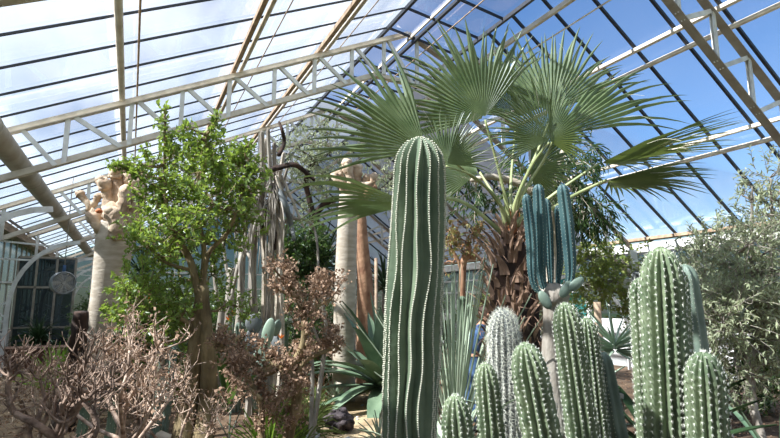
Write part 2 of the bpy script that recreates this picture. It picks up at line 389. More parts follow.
# ================================================================== plant builders
def ribbed(mb, path, rad, nribs, depth, dome, step=.03, sub=6, wig=0, tub=0, pitch=.045, sd=0, areoles=None, dimple=.01):
    """a ribbed cactus stem along a path (list of points); collects the rib crests in areoles"""
    pts = curve(path, 10); L = [0]
    for a, b in zip(pts, pts[1:]): L.append(L[-1] + (b - a).length)
    H = L[-1]; n = max(12, int(H / step)); ns = nribs * sub; b0 = len(mb.v); rings = []
    ss = [H * i / n for i in range(n + 1) if H * i / n < H - dome]
    ss += [H - dome * math.cos(a) for a in [PI / 2 * k / 11 for k in range(12)]]
    for s in ss:
        i = min(len(L) - 2, max(0, next((j for j in range(len(L) - 1) if L[j + 1] >= s), len(L) - 2)))
        t = (s - L[i]) / max(1e-6, L[i + 1] - L[i]); p = pts[i].lerp(pts[i + 1], t); tg = (pts[i + 1] - pts[i]).normalized()
        f = s / H; r = float(np.interp(f, np.linspace(0, 1, len(rad)), rad))
        k = 1
        if s > H - dome: k = math.sqrt(max(0, 1 - ((s - (H - dome)) / dome) ** 2)); k = max(k, .06)
        u = V((1, 0, 0)); u = (u - tg * u.dot(tg)).normalized(); v = tg.cross(u)
        for q in range(ns):
            a = 2 * PI * q / ns; ph = (q % sub) / sub; tri = abs(ph * 2 - 1)     # 1 at the crest
            rib = q // sub if ph < .5 else (q // sub + 1) % nribs
            cr = int(round(q / sub)) % nribs
            wv = wig * noise.noise(V((cr * 3.1 + sd, s * 3.0, 0))) if wig else 0
            tb = tub * math.cos(2 * PI * (s / pitch + (cr % 2) * .5)) * tri if tub else 0
            rr = r * k * (1 - depth * (1 - tri) + tb)
            aa = a + wv
            mb.v.append(tuple(p + (u * math.cos(aa) + v * math.sin(aa)) * rr))
        rings.append((s, p, u, v, tg))
    m = len(rings)
    for i in range(m - 1):
        for q in range(ns):
            q2 = (q + 1) % ns
            mb.f.append((b0 + i * ns + q, b0 + i * ns + q2, b0 + (i + 1) * ns + q2, b0 + (i + 1) * ns + q)); mb.m.append(0)
    mb.v.append(tuple(rings[-1][1] + rings[-1][4] * (-.004))); c = len(mb.v) - 1
    for q in range(ns): mb.f.append((b0 + (m - 1) * ns + q, b0 + (m - 1) * ns + (q + 1) % ns, c)); mb.m.append(0)
    if areoles is not None:
        for cr in range(nribs):
            col = []; last = -9; q = cr * sub
            s_ = pitch * ((cr % 2) * .5)
            for i in range(m - 1):
                while rings[i + 1][0] >= s_ >= rings[i][0]:
                    t = (s_ - rings[i][0]) / max(1e-6, rings[i + 1][0] - rings[i][0])
                    p = V(mb.v[b0 + i * ns + q]).lerp(V(mb.v[b0 + (i + 1) * ns + q]), t)
                    ax = rings[i][1].lerp(rings[i + 1][1], t); d = (p - ax)
                    if d.length > 1e-4:
                        if s_ > H - dome: d = d.normalized() * 1 + rings[i][4] * ((s_ - H + dome) / dome) * .9
                        areoles.append((p, d.normalized(), rings[i][4]))
                    s_ += pitch
def spines(ar, n, l, r, bead, hook=0, only=None, fl=1):
    g = MB()
    for p, d, t in ar:
        if bead: g.bead(p + d * bead * .4, bead)
        for k in range(n):
            a = 2 * PI * k / n + R.random(); sd = d.cross(t).normalized()
            dd = (d * R.uniform(.25, .8) * fl + (sd * math.cos(a) + t * math.sin(a)) * R.uniform(.6, 1)).normalized()
            g.spike(p, dd, l * R.uniform(.6, 1.15), r)
    return g
def cactus(name, label, stems, skin, group=None, sp=(6, .017, .0012, .0036), pitch=.029, tub=.045, wig=.0, nribs=16, depth=.3, cat='cactus', sd=0, step=.022):
    """stems: list of (path, radii, dome)"""
    base = V(stems[0][0][0]); base.z = 0
    root = thing(name, label, cat, base, group)
    for i, (path, rad, dome) in enumerate(stems):
        g = MB(); ar = []
        ribbed(g, path, rad, nribs, depth, dome, step=step, wig=wig, tub=tub, pitch=pitch, areoles=ar, sd=sd + i)
        st = obj('stem', g, skin, root)
        s = spines(ar, *sp); o = obj('spines', s, 'spine' if sp[0] else 'areole', st, smooth=False); o['kind'] = 'stuff'
    return root
def up_path(top, bot, D, Dt=None, base=0.0, bend=0):
    """pixel position of the stem's top, and of the point it passes lower down; continued to the ground"""
    a = pt(top[0], top[1], Dt or D); b = pt(bot[0], bot[1], D); k = (b.z - base) / max(.01, a.z - b.z)
    g = b + (b - a) * k; g.z = base
    lim = (V((g.x, g.y, 0)) - V((b.x, b.y, 0)))
    if lim.length > .25: g = V((b.x, b.y, 0)) + lim.normalized() * .25; g.z = base
    return [g, b, a.lerp(b, .5), a]
def branchy(mb, a, b, r0, r1, wob=.06, n=6, mi=0, k=7):
    pts = [a.lerp(b, i / n) for i in range(n + 1)]
    L = (b - a).length
    for i in range(1, n): pts[i] += rv(wob * L / 2)
    mb.tube(curve(pts, 2), lerps([r0, r1], n * 2 + 1), k, mi=mi)
    return pts
def leaf_twig(tw, lf, p, d, L, n, ll, lw, r=.004, grav=.0, spread=.8, wob=.3):
    """a twig with leaves along it"""
    q = p.copy(); seg = max(3, n // 3); pts = [q.copy()]; dd = d.copy()
    for i in range(seg):
        dd = (dd + rv(wob) * .5 + V((0, 0, -grav))).normalized(); q = q + dd * (L / seg); pts.append(q.copy())
    tw.tube(pts, lerps([r, r * .4], len(pts)), 4, cap=False)
    for i in range(n):
        t = (i + .5) / n * (len(pts) - 1); j = int(t); c = pts[j].lerp(pts[min(j + 1, len(pts) - 1)], t - j)
        ax = (pts[min(j + 1, len(pts) - 1)] - pts[j]).normalized() if j + 1 < len(pts) else dd
        ld = (ax * (1 - spread) + rdir() * spread + V((0, 0, .15 - grav))).normalized()
        lf.leaf(c, ld, (rdir() * .7 + UP).normalized(), ll * R.uniform(.6, 1.2), lw * R.uniform(.7, 1.2))
def tree(name, label, cat, base, limbs, clusters, barkm, leafm, leaf=(.04, .02), twigs=20, per=9, tw_len=.2, grav=0, bias=.25, group=None, spread=.8, limb_from=None):
    """limbs: list of (points, r0, r1); clusters: (centre, radius, density). a branch joins each cluster to its nearest limb point"""
    root = thing(name, label, cat, base, group)
    g = MB(); nodes = []
    for pts, r0, r1 in limbs:
        c = curve(pts, 5); g.tube(c, lerps([r0, r1], len(c)), 10); nodes += c[len(c) // 4:]
    obj('trunk', g, barkm, root)
    br = MB(); lf = MB()
    for c, rad, den in clusters:
        a = min(nodes, key=lambda q: (q - c).length + max(0, q.z - c.z) * 1.5)
        branchy(br, a, c, .016, .007, .12)
        for k in range(int(twigs * den)):
            o = rdir(); o = V((o.x, o.y, o.z)) * rad * R.random() ** .5
            p = c + o
            if k % 4 == 0: branchy(br, c, p, .006, .003, .1, 3, k=4)
            d = (o.normalized() * .7 + rv(.6) + UP * bias).normalized()
            leaf_twig(br, lf, p, d, tw_len * R.uniform(.6, 1.2) * (.45 if den < .3 else 1), per if den >= .3 else 6, leaf[0], leaf[1], grav=grav, spread=spread)
    obj('branches', br, barkm, root)
    o = obj('foliage', lf, leafm, root, smooth=False); o['kind'] = 'stuff'
    return root
def blade(mb, p, d, L, w, droop=.3, fold=.25, n=7, tipw=.02, side=None, prof=(.6, .95, 1, .85, .55, .05), mi=0, th=0):
    """a long strap leaf, V-folded, drooping with gravity"""
    sd = d.cross(UP)
    if sd.length < .05: sd = (side or V((1, 0, 0)))
    sd = sd.normalized(); q = V(p); dd = V(d); vs = []
    for i in range(n + 1):
        t = i / n; ww = w * float(np.interp(t, np.linspace(0, 1, len(prof)), prof)) / 2
        nn = sd.cross(dd).normalized()
        if nn.z < 0 and abs(dd.z) < .9: nn = -nn
        row = [q - sd * ww + nn * (ww * fold), q - nn * th, q + sd * ww + nn * (ww * fold)]
        vs += row; dd = (dd + V((0, 0, -droop / n * (1 + t)))).normalized(); q = q + dd * (L / n)
    f = []
    for i in range(n):
        a = i * 3; f += [(a, a + 1, a + 4, a + 3), (a + 1, a + 2, a + 5, a + 4)]
    mb.add(vs, f, mi)
def rosette(name, label, cat, base, n, L, w, m, el=(10, 85), droop=.4, prof=(.6, .95, 1, .85, .55, .05), group=None, az=None, stemh=0, parts=True, fold=.3, z0=.05, jit=.12, th=.01):
    root = thing(name, label, cat, base, group)
    if stemh:
        g = MB(); g.tube(curve([base, base + UP * stemh * .5 + rv(.02), base + UP * stemh], 4), .045, 8); obj('trunk', g, 'grey_bark', root)
    one = MB(); c = V(base) + UP * (stemh + z0)
    for i in range(n):
        f = i / max(1, n - 1); a = i * 2.39996 + R.uniform(-jit, jit)
        if az: a = az[0] + (az[1] - az[0]) * ((i * .618) % 1)
        e = math.radians(el[0] + (el[1] - el[0]) * f + R.uniform(-5, 5))
        d = V((math.cos(a) * math.cos(e), math.sin(a) * math.cos(e), math.sin(e)))
        g = MB() if parts else one
        blade(g, c + d * .02 + UP * (f * .06), d, L * R.uniform(.8, 1.1), w, droop * R.uniform(.5, 1.4), fold, prof=prof, side=V((math.sin(a), -math.cos(a), 0)), th=th)
        if parts: obj('leaf', g, m, root)
    if not parts:
        o = obj('leaves', one, m, root, smooth=False); o['kind'] = 'stuff'
    return root
# ================================================================== the cacti in front
# tall column, nearest
D = 2.55
pth = [gd(404, D), pt(406, 520, D), pt(409, 438, D), pt(414, 300, D), pt(419, 200, D), pt(420, 137, D)]
sc_ = D / FPX
root = thing('columnar_cactus', 'tall dark green ribbed column with cream wavy rib edges, tallest of the cacti', 'cactus', gd(404, D))
g = MB(); ar = []
ribbed(g, pth, [22 * sc_, 24 * sc_, 26.5 * sc_, 28 * sc_, 28.5 * sc_, 27 * sc_, 25 * sc_], 15, .28, .15, step=.014, wig=.26, tub=.015, pitch=.0105, areoles=ar, sub=10)
st = obj('stem', g, 'green1', root)
s_ = MB()
for p, d, t in ar: s_.bead(p + d * .0005, .0054, sc=(1, 1, 1.1))
o = obj('areoles', s_, 'areole', st, smooth=False); o['kind'] = 'stuff'
def px(r, D): return r * D / FPX
def st1(top, bot, D, w0, w1, dome=None, Dt=None):
    """one stem: pixel top, pixel lower point, half widths in pixels at the base and near the top"""
    p = up_path(top, bot, D, Dt)
    return (p, [px(w0, D), px((w0 + w1) / 2 + 1, D), px(w1, D)], dome or px(w1, D) * 2.0)
cactus('torch_cactus', 'shortest green ribbed cactus at the lower edge beside the tall column', [st1((455, 394), (458, 438), 3.2, 17.5, 15)], 'green2', nribs=13, depth=.36, sd=3)
cactus('torch_cactus', 'slim green ribbed cactus in front of the white woolly one', [st1((485, 362), (492, 438), 3.4, 15, 11.5)], 'green2', nribs=12, depth=.36, sd=5)
cactus('woolly_cactus', 'grey column densely covered in white spines, in front of the palm trunk', [st1((503, 309), (506, 420), 3.9, 16, 14)], 'green3', sp=(14, .046, .0012, .003), pitch=.026, nribs=16, sd=7)
cactus('torch_cactus', 'stout green ribbed cactus leaning left before the shaggy palm trunk', [st1((524, 342), (542, 438), 3.0, 21, 17.5, .19)], 'green2', nribs=14, depth=.42, sd=9)
cactus('torch_cactus', 'pair of joined green ribbed stems right of the palm trunk, one shorter and shaded', [st1((564, 302), (583, 438), 3.3, 17, 13.5, .17), st1((586, 317), (598, 438), 3.6, 11.5, 10)], 'green2', nribs=14, depth=.42, sd=11)
cactus('torch_cactus', 'largest pale green ribbed cactus at the right with a second stem on each side', [st1((660, 246), (669, 438), 2.9, 23, 20, .22), st1((641, 277), (652, 438), 3.06, 15, 11.5, .1), st1((676, 268), (683, 438), 3.1, 14, 11, .1)], 'green2', nribs=16, depth=.42, sd=13, pitch=.038)
cactus('columnar_cactus', 'smooth grey green angular stem rising behind the largest ribbed cactus', [st1((684, 264), (702, 400), 3.35, 13, 11, .1)], 'green4', nribs=6, depth=.35, sd=17, sp=(0, 0, 0, .003), tub=.0)
cactus('torch_cactus', 'thick short round-topped green cactus in front of the largest one', [st1((703, 351), (708, 438), 2.65, 21, 18.5, .16)], 'green2', nribs=16, depth=.42, sd=19, pitch=.036)
cactus('columnar_cactus', 'dull blue green thick angular stem leaning between the paired cactus and dark agave blades', [st1((603, 352), (618, 438), 3.7, 13, 8, .08)], 'green4', nribs=5, depth=.35, sd=21, sp=(0, 0, 0, .004), tub=0)
# powder blue cluster on a woody trunk
D = 4.6
root = thing('blue_cactus', 'powder blue ribbed stems clustered high on a brown woody trunk', 'cactus', gd(552, D))
g = MB(); g.tube(curve([gd(552, D), pt(552, 380, D), pt(553, 320, D), pt(553, 296, D)], 5), lerps([.1, .09, .085, .09], 16), 10)
g.blob(pt(553, 296, D), .13, .12, .11, 12, 8, .35, sd=4)
obj('trunk', g, 'grey_bark', root)
for i, (tx, ty, bx, by, dd, hw) in enumerate([(526, 194, 533, 283, -.1, 4.8), (538, 184, 541, 276, 0, 6), (546, 198, 550, 268, .12, 4.2), (557, 205, 560, 262, .1, 3.4), (562, 184, 570, 278, -.12, 6), (531, 215, 537, 262, .12, 3.6)]):
    g = MB(); ar = []; E_ = D + dd
    ribbed(g, [pt(553 + (bx - 553) * .5, 296, E_), pt(bx, by - 2, E_), pt((bx + tx) / 2 + (bx - tx) * .2, (ty + by) / 2, E_), pt(tx, ty, E_)], [px(hw * .45, D), px(hw, D), px(hw * 1.1, D), px(hw * .95, D)], 7, .36, .07, step=.02, tub=.02, pitch=.03, areoles=ar, sub=6)
    st = obj('stem', g, 'blue', root)
    s_ = spines(ar, 0, 0, 0, .0034); o = obj('areoles', s_, 'areole', st, smooth=False); o['kind'] = 'stuff'
for i, (x, y, a) in enumerate([(566, 289, .6), (576, 284, .9), (545, 300, -.5)]):
    g = MB(); c = pt(x, y, D - .15); ax = (RT * math.sin(a) + UP * math.cos(a)).normalized(); nn = FW.copy()
    sdv = ax.cross(nn).normalized()
    for k in range(1): g.blob(V((0, 0, 0)), .045, .02, .085, 12, 8)
    m3 = Matrix((sdv, nn, ax)).transposed()
    g.v = [tuple(c + m3 @ V(p)) for p in g.v]; obj('pad', g, 'green4', root)
# ================================================================== fan palm
D = 5.4; base = gd(511, D)
palm = thing('fan_palm', 'fan palm with shaggy brown trunk and wide grey green fronds up to the roof', 'palm', base)
def ptr(t):   # trunk axis
    return base.lerp(pt(511, 232, D), t)
g = MB(); g.tube([ptr(i / 12) + rv(.01) for i in range(13)], lerps([.3, .28, .26, .25, .22, .1], 13), 16); obj('trunk', g, 'dark_bark', palm)
H = ptr(1).z
for i in range(98):
    t = .38 + .62 * i / 97; a = i * 2.39996; c = ptr(t); rr = .25 * (1 if t < .85 else 1 - (t - .85) * 3.6)
    out = V((math.cos(a), math.sin(a), 0)); sd = V((-out.y, out.x, 0)); g = MB(); L = R.uniform(.2, .3)
    w0 = R.uniform(.034, .055); fl_ = R.uniform(.08, .2); bend = R.uniform(-.06, .06); split = R.random() < .6
    for side in ((-1, 1) if split else (0,)):
        vs = []; n = 6
        for k in range(n + 1):
            f = k / n; q = c + out * (rr - .02 + fl_ * f ** 1.4) + UP * (L * (f - .18 * f * f)) + sd * (bend * f * f + side * w0 * (.3 + .5 * f)); ww = w0 * (.55 if side else 1) * (1 - .75 * f ** 1.5) * (1 + R.uniform(-.12, .12))
            th = .016 * (1 - .7 * f)
            vs += [q - sd * ww - out * .012, q + out * th, q + sd * ww - out * .012, q - out * .016]
        fs = []
        for k in range(n):
            b = k * 4
            for j in range(4): fs.append((b + j, b + (j + 1) % 4, b + 4 + (j + 1) % 4, b + 4 + j))
        fs.append((n * 4, n * 4 + 1, n * 4 + 2, n * 4 + 3)); g.add(vs, fs)
    for k in range(5): g.spike(c + out * (rr + .04) + sd * R.uniform(-.05, .05) + UP * L * R.uniform(.2, .9), (out * .5 + UP * R.uniform(-.9, 1) + sd * R.uniform(-.8, .8)).normalized(), R.uniform(.08, .18), .004)
    obj('leaf_base', g, 'boot', palm, smooth=False)
g = MB()
for i in range(60):
    a = R.random() * 2 * PI; out = V((math.cos(a), math.sin(a), 0)); p = ptr(1) + out * R.uniform(.02, .1) + UP * R.uniform(-.22, .1)
    g.leaf(p, (out * .4 + UP + rv(.4)).normalized(), out, R.uniform(.08, .18), .03)
o = obj('crown_fibre', g, 'orange', palm, smooth=False); o['kind'] = 'stuff'
def frond(hub, Dh, ang, half, rad, tilt, dz=0, via=(), cup=.25, seed=0, join=.5, start=(511, 226), wseg=None, droopk=.12, n=None):
    h = pt(hub[0], hub[1], Dh); ca = math.radians(ang)
    fw = V((FW.x, FW.y, 0)).normalized()
    a = (RT * math.cos(ca) + UP * math.sin(ca) + fw * dz).normalized()
    nrm = (-fw - a * (-fw).dot(a)).normalized(); nrm = Matrix.Rotation(math.radians(tilt), 3, a) @ nrm
    b = nrm.cross(a).normalized()
    pts = [pt(start[0], start[1], D)] + [pt(x, y, dd) for x, y, dd in via] + [h - a * .02]
    g = MB(); c = curve(pts, 8); g.tube(c, lerps([.038, .022, .018, .014], len(c)), 7, squash=.6)
    pe = obj('petiole', g, 'petiole', palm)
    n = n or int(half * 2 / 4.4); g = MB(); dl = 2 * half / n; rr = random.Random(seed + 50)
    for i in range(n):
        th = math.radians(-half + dl * (i + .5)); d = a * math.cos(th) + b * math.sin(th); s = d.cross(nrm)
        L = rad * (.82 + .18 * math.cos(th * .9)) * rr.uniform(.88, 1.08); hw = math.radians(dl) / 2
        dev = rr.uniform(-.12, .12); dn = rr.uniform(-.12, .12); vs = []; sag = rr.uniform(.6, 1.6)
        K = [0.02, .2, .38, join, .66, .8, .91, 1.0]
        for f in K:
            r_ = L * f; wd = (r_ * math.tan(hw)) if f <= join else (L * join * math.tan(hw)) * (1 - (f - join) / (1 - join)) ** .75
            k = max(0, f - join)
            q = h + d * r_ + s * (dev * k * L) + nrm * (-cup * r_ * abs(math.sin(th)) * .5 + dn * k * L) - UP * (droopk * sag * L * k * k * 3)
            pl = wd * .95
            vs += [q - s * wd - nrm * pl * .0, q + nrm * pl, q + s * wd]
        fs = []
        for j in range(len(K) - 1):
            v = j * 3; fs += [(v, v + 1, v + 4, v + 3), (v + 1, v + 2, v + 5, v + 4)]
        g.add(vs, fs)
        if rr.random() < .35:      # loose white thread between segments
            q = h + d * (L * join); e = (d + s * rr.uniform(-1, 1) + UP * rr.uniform(-.6, .3)).normalized()
            cc = curve([q, q + d * .12 + e * .05, q + d * .16 + e * .16 - UP * .04], 3); g.tube(cc, .0016, 3, cap=False, mi=1)
    obj('leaf_blade', g, ['frond', 'areole'], pe, smooth=False)
frond((484, 118), 5.2, 122, 72, 1.12, -12, -.1, [(500, 175, 5.35)], seed=1, cup=.4)
frond((426, 150), 4.9, 146, 46, 1.2, 5, -.1, [(498, 200, 5.3), (466, 172, 5.1), (448, 158, 5.0)], seed=2, cup=.3, start=(507, 236))
frond((447, 164), 4.75, 74, 80, .52, 8, -.2, [(500, 205, 5.3), (476, 178, 5.0)], seed=3, cup=.5)
frond((412, 204), 4.8, 178, 27, 1.15, -58, .0, [(494, 226, 5.3), (470, 206, 5.1), (446, 198, 5.0)], seed=4, start=(507, 238), cup=.2, droopk=.2)
frond((549, 140), 5.0, 92, 118, .74, 16, -.25, [(516, 200, 5.3), (532, 165, 5.15)], seed=5, cup=.6)
frond((552, 112), 5.5, 84, 62, 1.16, -10, .1, [(520, 190, 5.4), (538, 150, 5.5)], seed=6, cup=.3)
frond((556, 135), 5.3, 31, 26, 1.42, -25, .05, [(522, 195, 5.4), (545, 158, 5.4)], seed=7, cup=.2)
frond((601, 163), 5.2, 10, 54, 1.28, 88, -.15, [(530, 212, 5.4), (565, 186, 5.3)], seed=8, join=.45, n=42, cup=.15, droopk=.05)
frond((609, 180), 5.3, -3, 66, .95, 90, .1, [(535, 218, 5.4), (575, 195, 5.4)], seed=9, cup=.15, droopk=.1)
frond((516, 118), 5.8, 98, 70, 1.08, 0, .15, [(511, 180, 5.6)], seed=10, cup=.3)
frond((478, 172), 5.9, 165, 60, .85, 20, .3, [(500, 205, 5.6)], seed=11, cup=.3)
frond((530, 170), 6.0, 20, 75, .8, 30, .3, [(518, 205, 5.6)], seed=12, cup=.3)
# ================================================================== pale pruned trunks
def knobs(name_root, arms, m, D, sd=0, rr=1.0):
    for i, (pts, r) in enumerate(arms):
        g = MB(); c = curve([pt(x, y, D + dd) for x, y, dd in pts], 5)
        rad = [px(r, D) * (1 + .22 * noise.noise(V((k * .9, i * 3 + sd, 0)))) * (1.25 if k > len(c) - 4 else 1) for k in range(len(c))]
        g.tube(c, rad, 12)
        e = c[-1]; g.blob(e, rad[-1] * 1.05, rad[-1] * 1.05, rad[-1] * .9, 12, 8, .4, sd=i + sd)
        for k in range(4):
            q = c[R.randrange(2, len(c))] + rdir() * px(r * .7, D); g.blob(q, px(r * .55, D), px(r * .55, D), px(r * .5, D), 8, 6, .4, sd=k + i)
        g.v = [tuple(V(p) + V((noise.noise(V(p) * 11), noise.noise(V(p) * 11 + V((9, 0, 0))), noise.noise(V(p) * 11 + V((0, 9, 0))))) * px(r * .35, D)) for p in g.v]
        obj('stub_branch', g, m, name_root)
D = 7.5
t = thing('pruned_succulent_tree', 'bulging pale grey trunk crowned with knobbly cut stubs, by the air duct', 'tree', gd(91, D))
g = MB(); c = curve([gd(91, D), pt(96, 350, D), pt(106, 300, D), pt(112, 262, D), pt(116, 238, D), pt(119, 222, D)], 8)
g.tube(c, lerps([px(q, D) for q in (14, 13, 14.5, 16.5, 18.5, 17)], len(c)), 24); obj('trunk', g, 'pale_bark', t)
knobs(t, [([(128, 228, 0), (136, 208, 0), (139, 192, .05), (137, 184, .1)], 7.5), ([(120, 226, -.1), (124, 205, -.15), (127, 192, -.1)], 6), ([(118, 222, .1), (118, 200, .1), (119, 180, .15), (117, 172, .1)], 6.5),
          ([(112, 226, 0), (108, 205, 0), (107, 192, .05), (104, 184, 0)], 5.5), ([(108, 232, -.1), (98, 226, -.15), (94, 216, -.1)], 6), ([(98, 222, -.05), (90, 214, 0), (90, 206, 0), (83, 198, 0), (80, 194, 0)], 3.6), ([(91, 206, 0), (96, 202, 0), (98, 196, 0)], 3), ([(126, 205, .1), (131, 190, .2), (130, 178, .1)], 5), ([(104, 184, 0), (101, 180, 0)], 4.2), ([(115, 238, -.18), (117, 226, -.2), (114, 212, -.12)], 8)], 'knob', D, 2)
g = MB(); g.blob(pt(99, 211, D - .3), .045, .045, .03, 10, 6, .3); obj('fresh_cut', g, 'cut', t)
D = 9.0
t = thing('pruned_succulent_tree', 'smooth pale upright trunk with cream stubs behind the left palm frond', 'tree', gd(344, D))
g = MB(); c = curve([gd(344, D), pt(344, 370, D), pt(345, 300, D), pt(347, 235, D), pt(349, 195, D)], 8)
g.tube(c, lerps([px(q, D) for q in (12, 11.5, 11, 10, 9.5)], len(c)), 20); obj('trunk', g, 'pale_bark', t)
knobs(t, [([(346, 198, 0), (342, 184, 0), (338, 174, 0)], 4), ([(350, 198, 0), (350, 180, 0), (347, 164, 0)], 4.5), ([(352, 196, 0), (357, 182, .1), (358, 168, .1)], 4), ([(354, 196, 0), (363, 186, .1), (367, 178, .1)], 3.5), ([(344, 186, -.1), (336, 180, -.1), (334, 175, 0)], 3), ([(357, 184, 0), (371, 184, 0), (374, 176, 0)], 3)], 'knob', D, 8)
D = 10.2
t = thing('reddish_tree', 'tapering reddish brown trunk close behind the smooth pale trunk', 'tree', gd(366, D))
g = MB(); c = curve([gd(368, D), pt(366, 330, D), pt(365, 285, D), pt(362, 240, D), pt(361, 205, D)], 8)
g.tube(c, lerps([px(q, D) for q in (11, 9.5, 8, 6, 4.5)], len(c)), 16); obj('trunk', g, 'bark2', t)
knobs(t, [([(361, 208, 0), (366, 196, 0), (372, 188, 0)], 4), ([(361, 208, 0), (357, 196, 0), (358, 190, 0)], 3.5)], 'bark2', D, 5)
# ================================================================== green shrubby tree
D = 5.4
P = lambda x, y, d=0: pt(x, y, D + d)
cl = [(165, 112, 0, .03, .1), (165, 121, 0, .03, .14), (165, 130, 0, .03, .18), (166, 140, 0, .04, .25), (186, 128, 0, .03, .14), (186, 138, 0, .04, .2), (217, 118, 0, .03, .14), (214, 127, 0, .04, .2), (247, 148, 0, .04, .2), (237, 160, 0, .05, .25), (133, 172, 0, .03, .2), (160, 165, -.1, .18, .8), (148, 182, .1, .13, .5), (124, 165, 0, .05, .28), (116, 170, 0, .04, .2), (186, 153, .1, .13, .6), (206, 150, 0, .12, .5), (213, 138, .1, .06, .28), (200, 172, -.2, .22, 1.1), (222, 165, .2, .2, 1),
      (246, 165, .1, .1, .5), (240, 185, 0, .2, 1.1), (255, 178, .1, .12, .5), (180, 200, .3, .22, 1.2), (160, 210, 0, .2, 1), (214, 205, -.3, .25, 1.2), (236, 212, .1, .2, .9), (150, 245, -.2, .2, .9), (168, 258, .2, .18, .7), (137, 235, .2, .12, .5), (140, 295, -.3, .2, .9), (130, 318, -.2, .18, .9),
      (152, 300, .2, .2, .9), (180, 275, .3, .2, .6), (195, 245, .3, .22, .9), (176, 232, -.3, .22, 1), (168, 318, .1, .2, .9), (145, 325, -.3, .15, .8), (126, 285, -.2, .12, .4), (225, 240, .3, .2, .7), (245, 230, .2, .14, .4), (212, 275, .3, .2, .5), (230, 305, .3, .2, .5), (185, 310, -.1, .2, .5)]
tree('shrubby_tree', 'bushy bright green small tree with mossy forked trunk, centre of the left bed', 'tree', gd(198, D),
     [([gd(186, D), P(186, 418), P(193, 370), P(198, 320), P(202, 285)], .125, .05), ([gd(206, D), P(206, 420), P(209, 370), P(205, 320), P(203, 285)], .12, .05), ([P(200, 300), P(190, 260), P(172, 230), P(165, 190), P(165, 122)], .045, .01),
      ([P(202, 295), P(208, 255), P(228, 232), P(240, 200), P(246, 170)], .032, .008), ([P(202, 290), P(204, 250, .1), P(198, 210, .1), P(205, 165), P(206, 135)], .032, .007), ([P(197, 330), P(180, 318, -.1), P(155, 312, -.2), P(130, 305, -.3)], .03, .01), ([P(190, 270), P(165, 262, -.1), P(145, 245, -.1)], .02, .008)],
     [(P(x, y, d), r, q) for x, y, d, r, q in cl], 'bark', 'leaf_a', leaf=(.06, .042), twigs=42, per=10, tw_len=.18, bias=.5)
# ================================================================== dead columnar tangle
D = 8.0; P = lambda x, y, d=0: pt(x, y, D + d)
t = thing('dry_euphorbia', 'tangle of tall grey dried stems with drooping arms behind the bushy green tree', 'succulent', gd(264, D))
for i, (x0, x1, y1, r, dd) in enumerate([(254, 262, 131, 4.2, 0), (262, 266, 138, 3.8, .15), (266, 268, 128, 3.2, -.1), (270, 274, 142, 3.4, .2), (275, 284, 152, 3.2, 0), (278, 290, 160, 2.4, .2), (252, 256, 200, 2.8, -.15), (281, 276, 175, 3, -.1)]):
    g = MB(); ar = []
    ribbed(g, [gd(x0, D + dd), P(x0 + 1, 340, dd), P((x0 * 2 + x1) / 3 + R.uniform(-4, 4), 262, dd), P((x0 + x1) / 2 + R.uniform(-4, 4), 200, dd), P(x1, y1, dd)], [px(r * 1.1, D), px(r * .85, D), px(r * .75, D), px(r * .6, D)], 6, .35, .06, step=.08, sub=4, wig=.3, sd=i)
    obj('stem', g, ['pale_bark' if i % 3 == 1 else 'grey_bark'], t)
for pts, r, m in [([(258, 200), (262, 180), (270, 176), (280, 190), (290, 222)], 2.4, 'grey_bark'), ([(256, 210), (250, 185), (243, 183), (238, 200), (237, 222)], 2.6, 'grey_bark'), ([(262, 215), (256, 195), (248, 196), (246, 225), (244, 260)], 2, 'grey_bark'), ([(275, 245), (285, 222), (300, 219), (313, 226), (318, 255), (316, 290)], 1.5, 'grey_bark'),
                  ([(274, 180), (285, 205), (291, 225), (294, 240)], 3, 'green3'), ([(272, 170), (278, 168), (295, 165), (310, 176), (314, 180)], 2.6, 'dark_bark'), ([(279, 155), (284, 143), (282, 130), (279, 122)], 2, 'dark_bark'), ([(266, 190), (281, 180), (290, 195), (304, 228)], 1.7, 'pale_bark'), ([(268, 235), (262, 215), (254, 230), (250, 275), (250, 310)], 1.6, 'grey_bark'), ([(252, 260), (244, 250), (240, 262), (241, 300), (240, 330)], 1.6, 'grey_bark'), ([(262, 230), (270, 205), (276, 212), (275, 250)], 2, 'dark_bark'), ([(250, 215), (240, 212), (230, 222), (226, 240)], 1.7, 'pale_bark')]:
    g = MB(); c = curve([P(x, y, R.uniform(-.25, .1)) for x, y in pts], 6); g.tube(c, lerps([px(r * 1.1, D), px(r, D), px(r * .6, D)], len(c)), 7); obj('drooping_arm', g, m, t)
g = MB()
for k in range(90):
    a = R.random() * 2 * PI; o_ = V((math.cos(a), math.sin(a), 0)); p = P(R.gauss(266, 8), R.uniform(172, 215), R.uniform(-.1, .1)); l = R.uniform(.3, .95); w_ = R.uniform(.12, .34)
    c = curve([p, p + o_ * w_ * .5 + UP * R.uniform(.0, .12), p + o_ * w_ - UP * l * .35, p + o_ * w_ * R.uniform(.7, 1.1) - UP * l], 4)
    g.tube(c, lerps([R.uniform(.012, .022), .012, .006], len(c)), 5, squash=.4)
o = obj('dead_strands', g, 'grey_bark', t); o['kind'] = 'stuff'
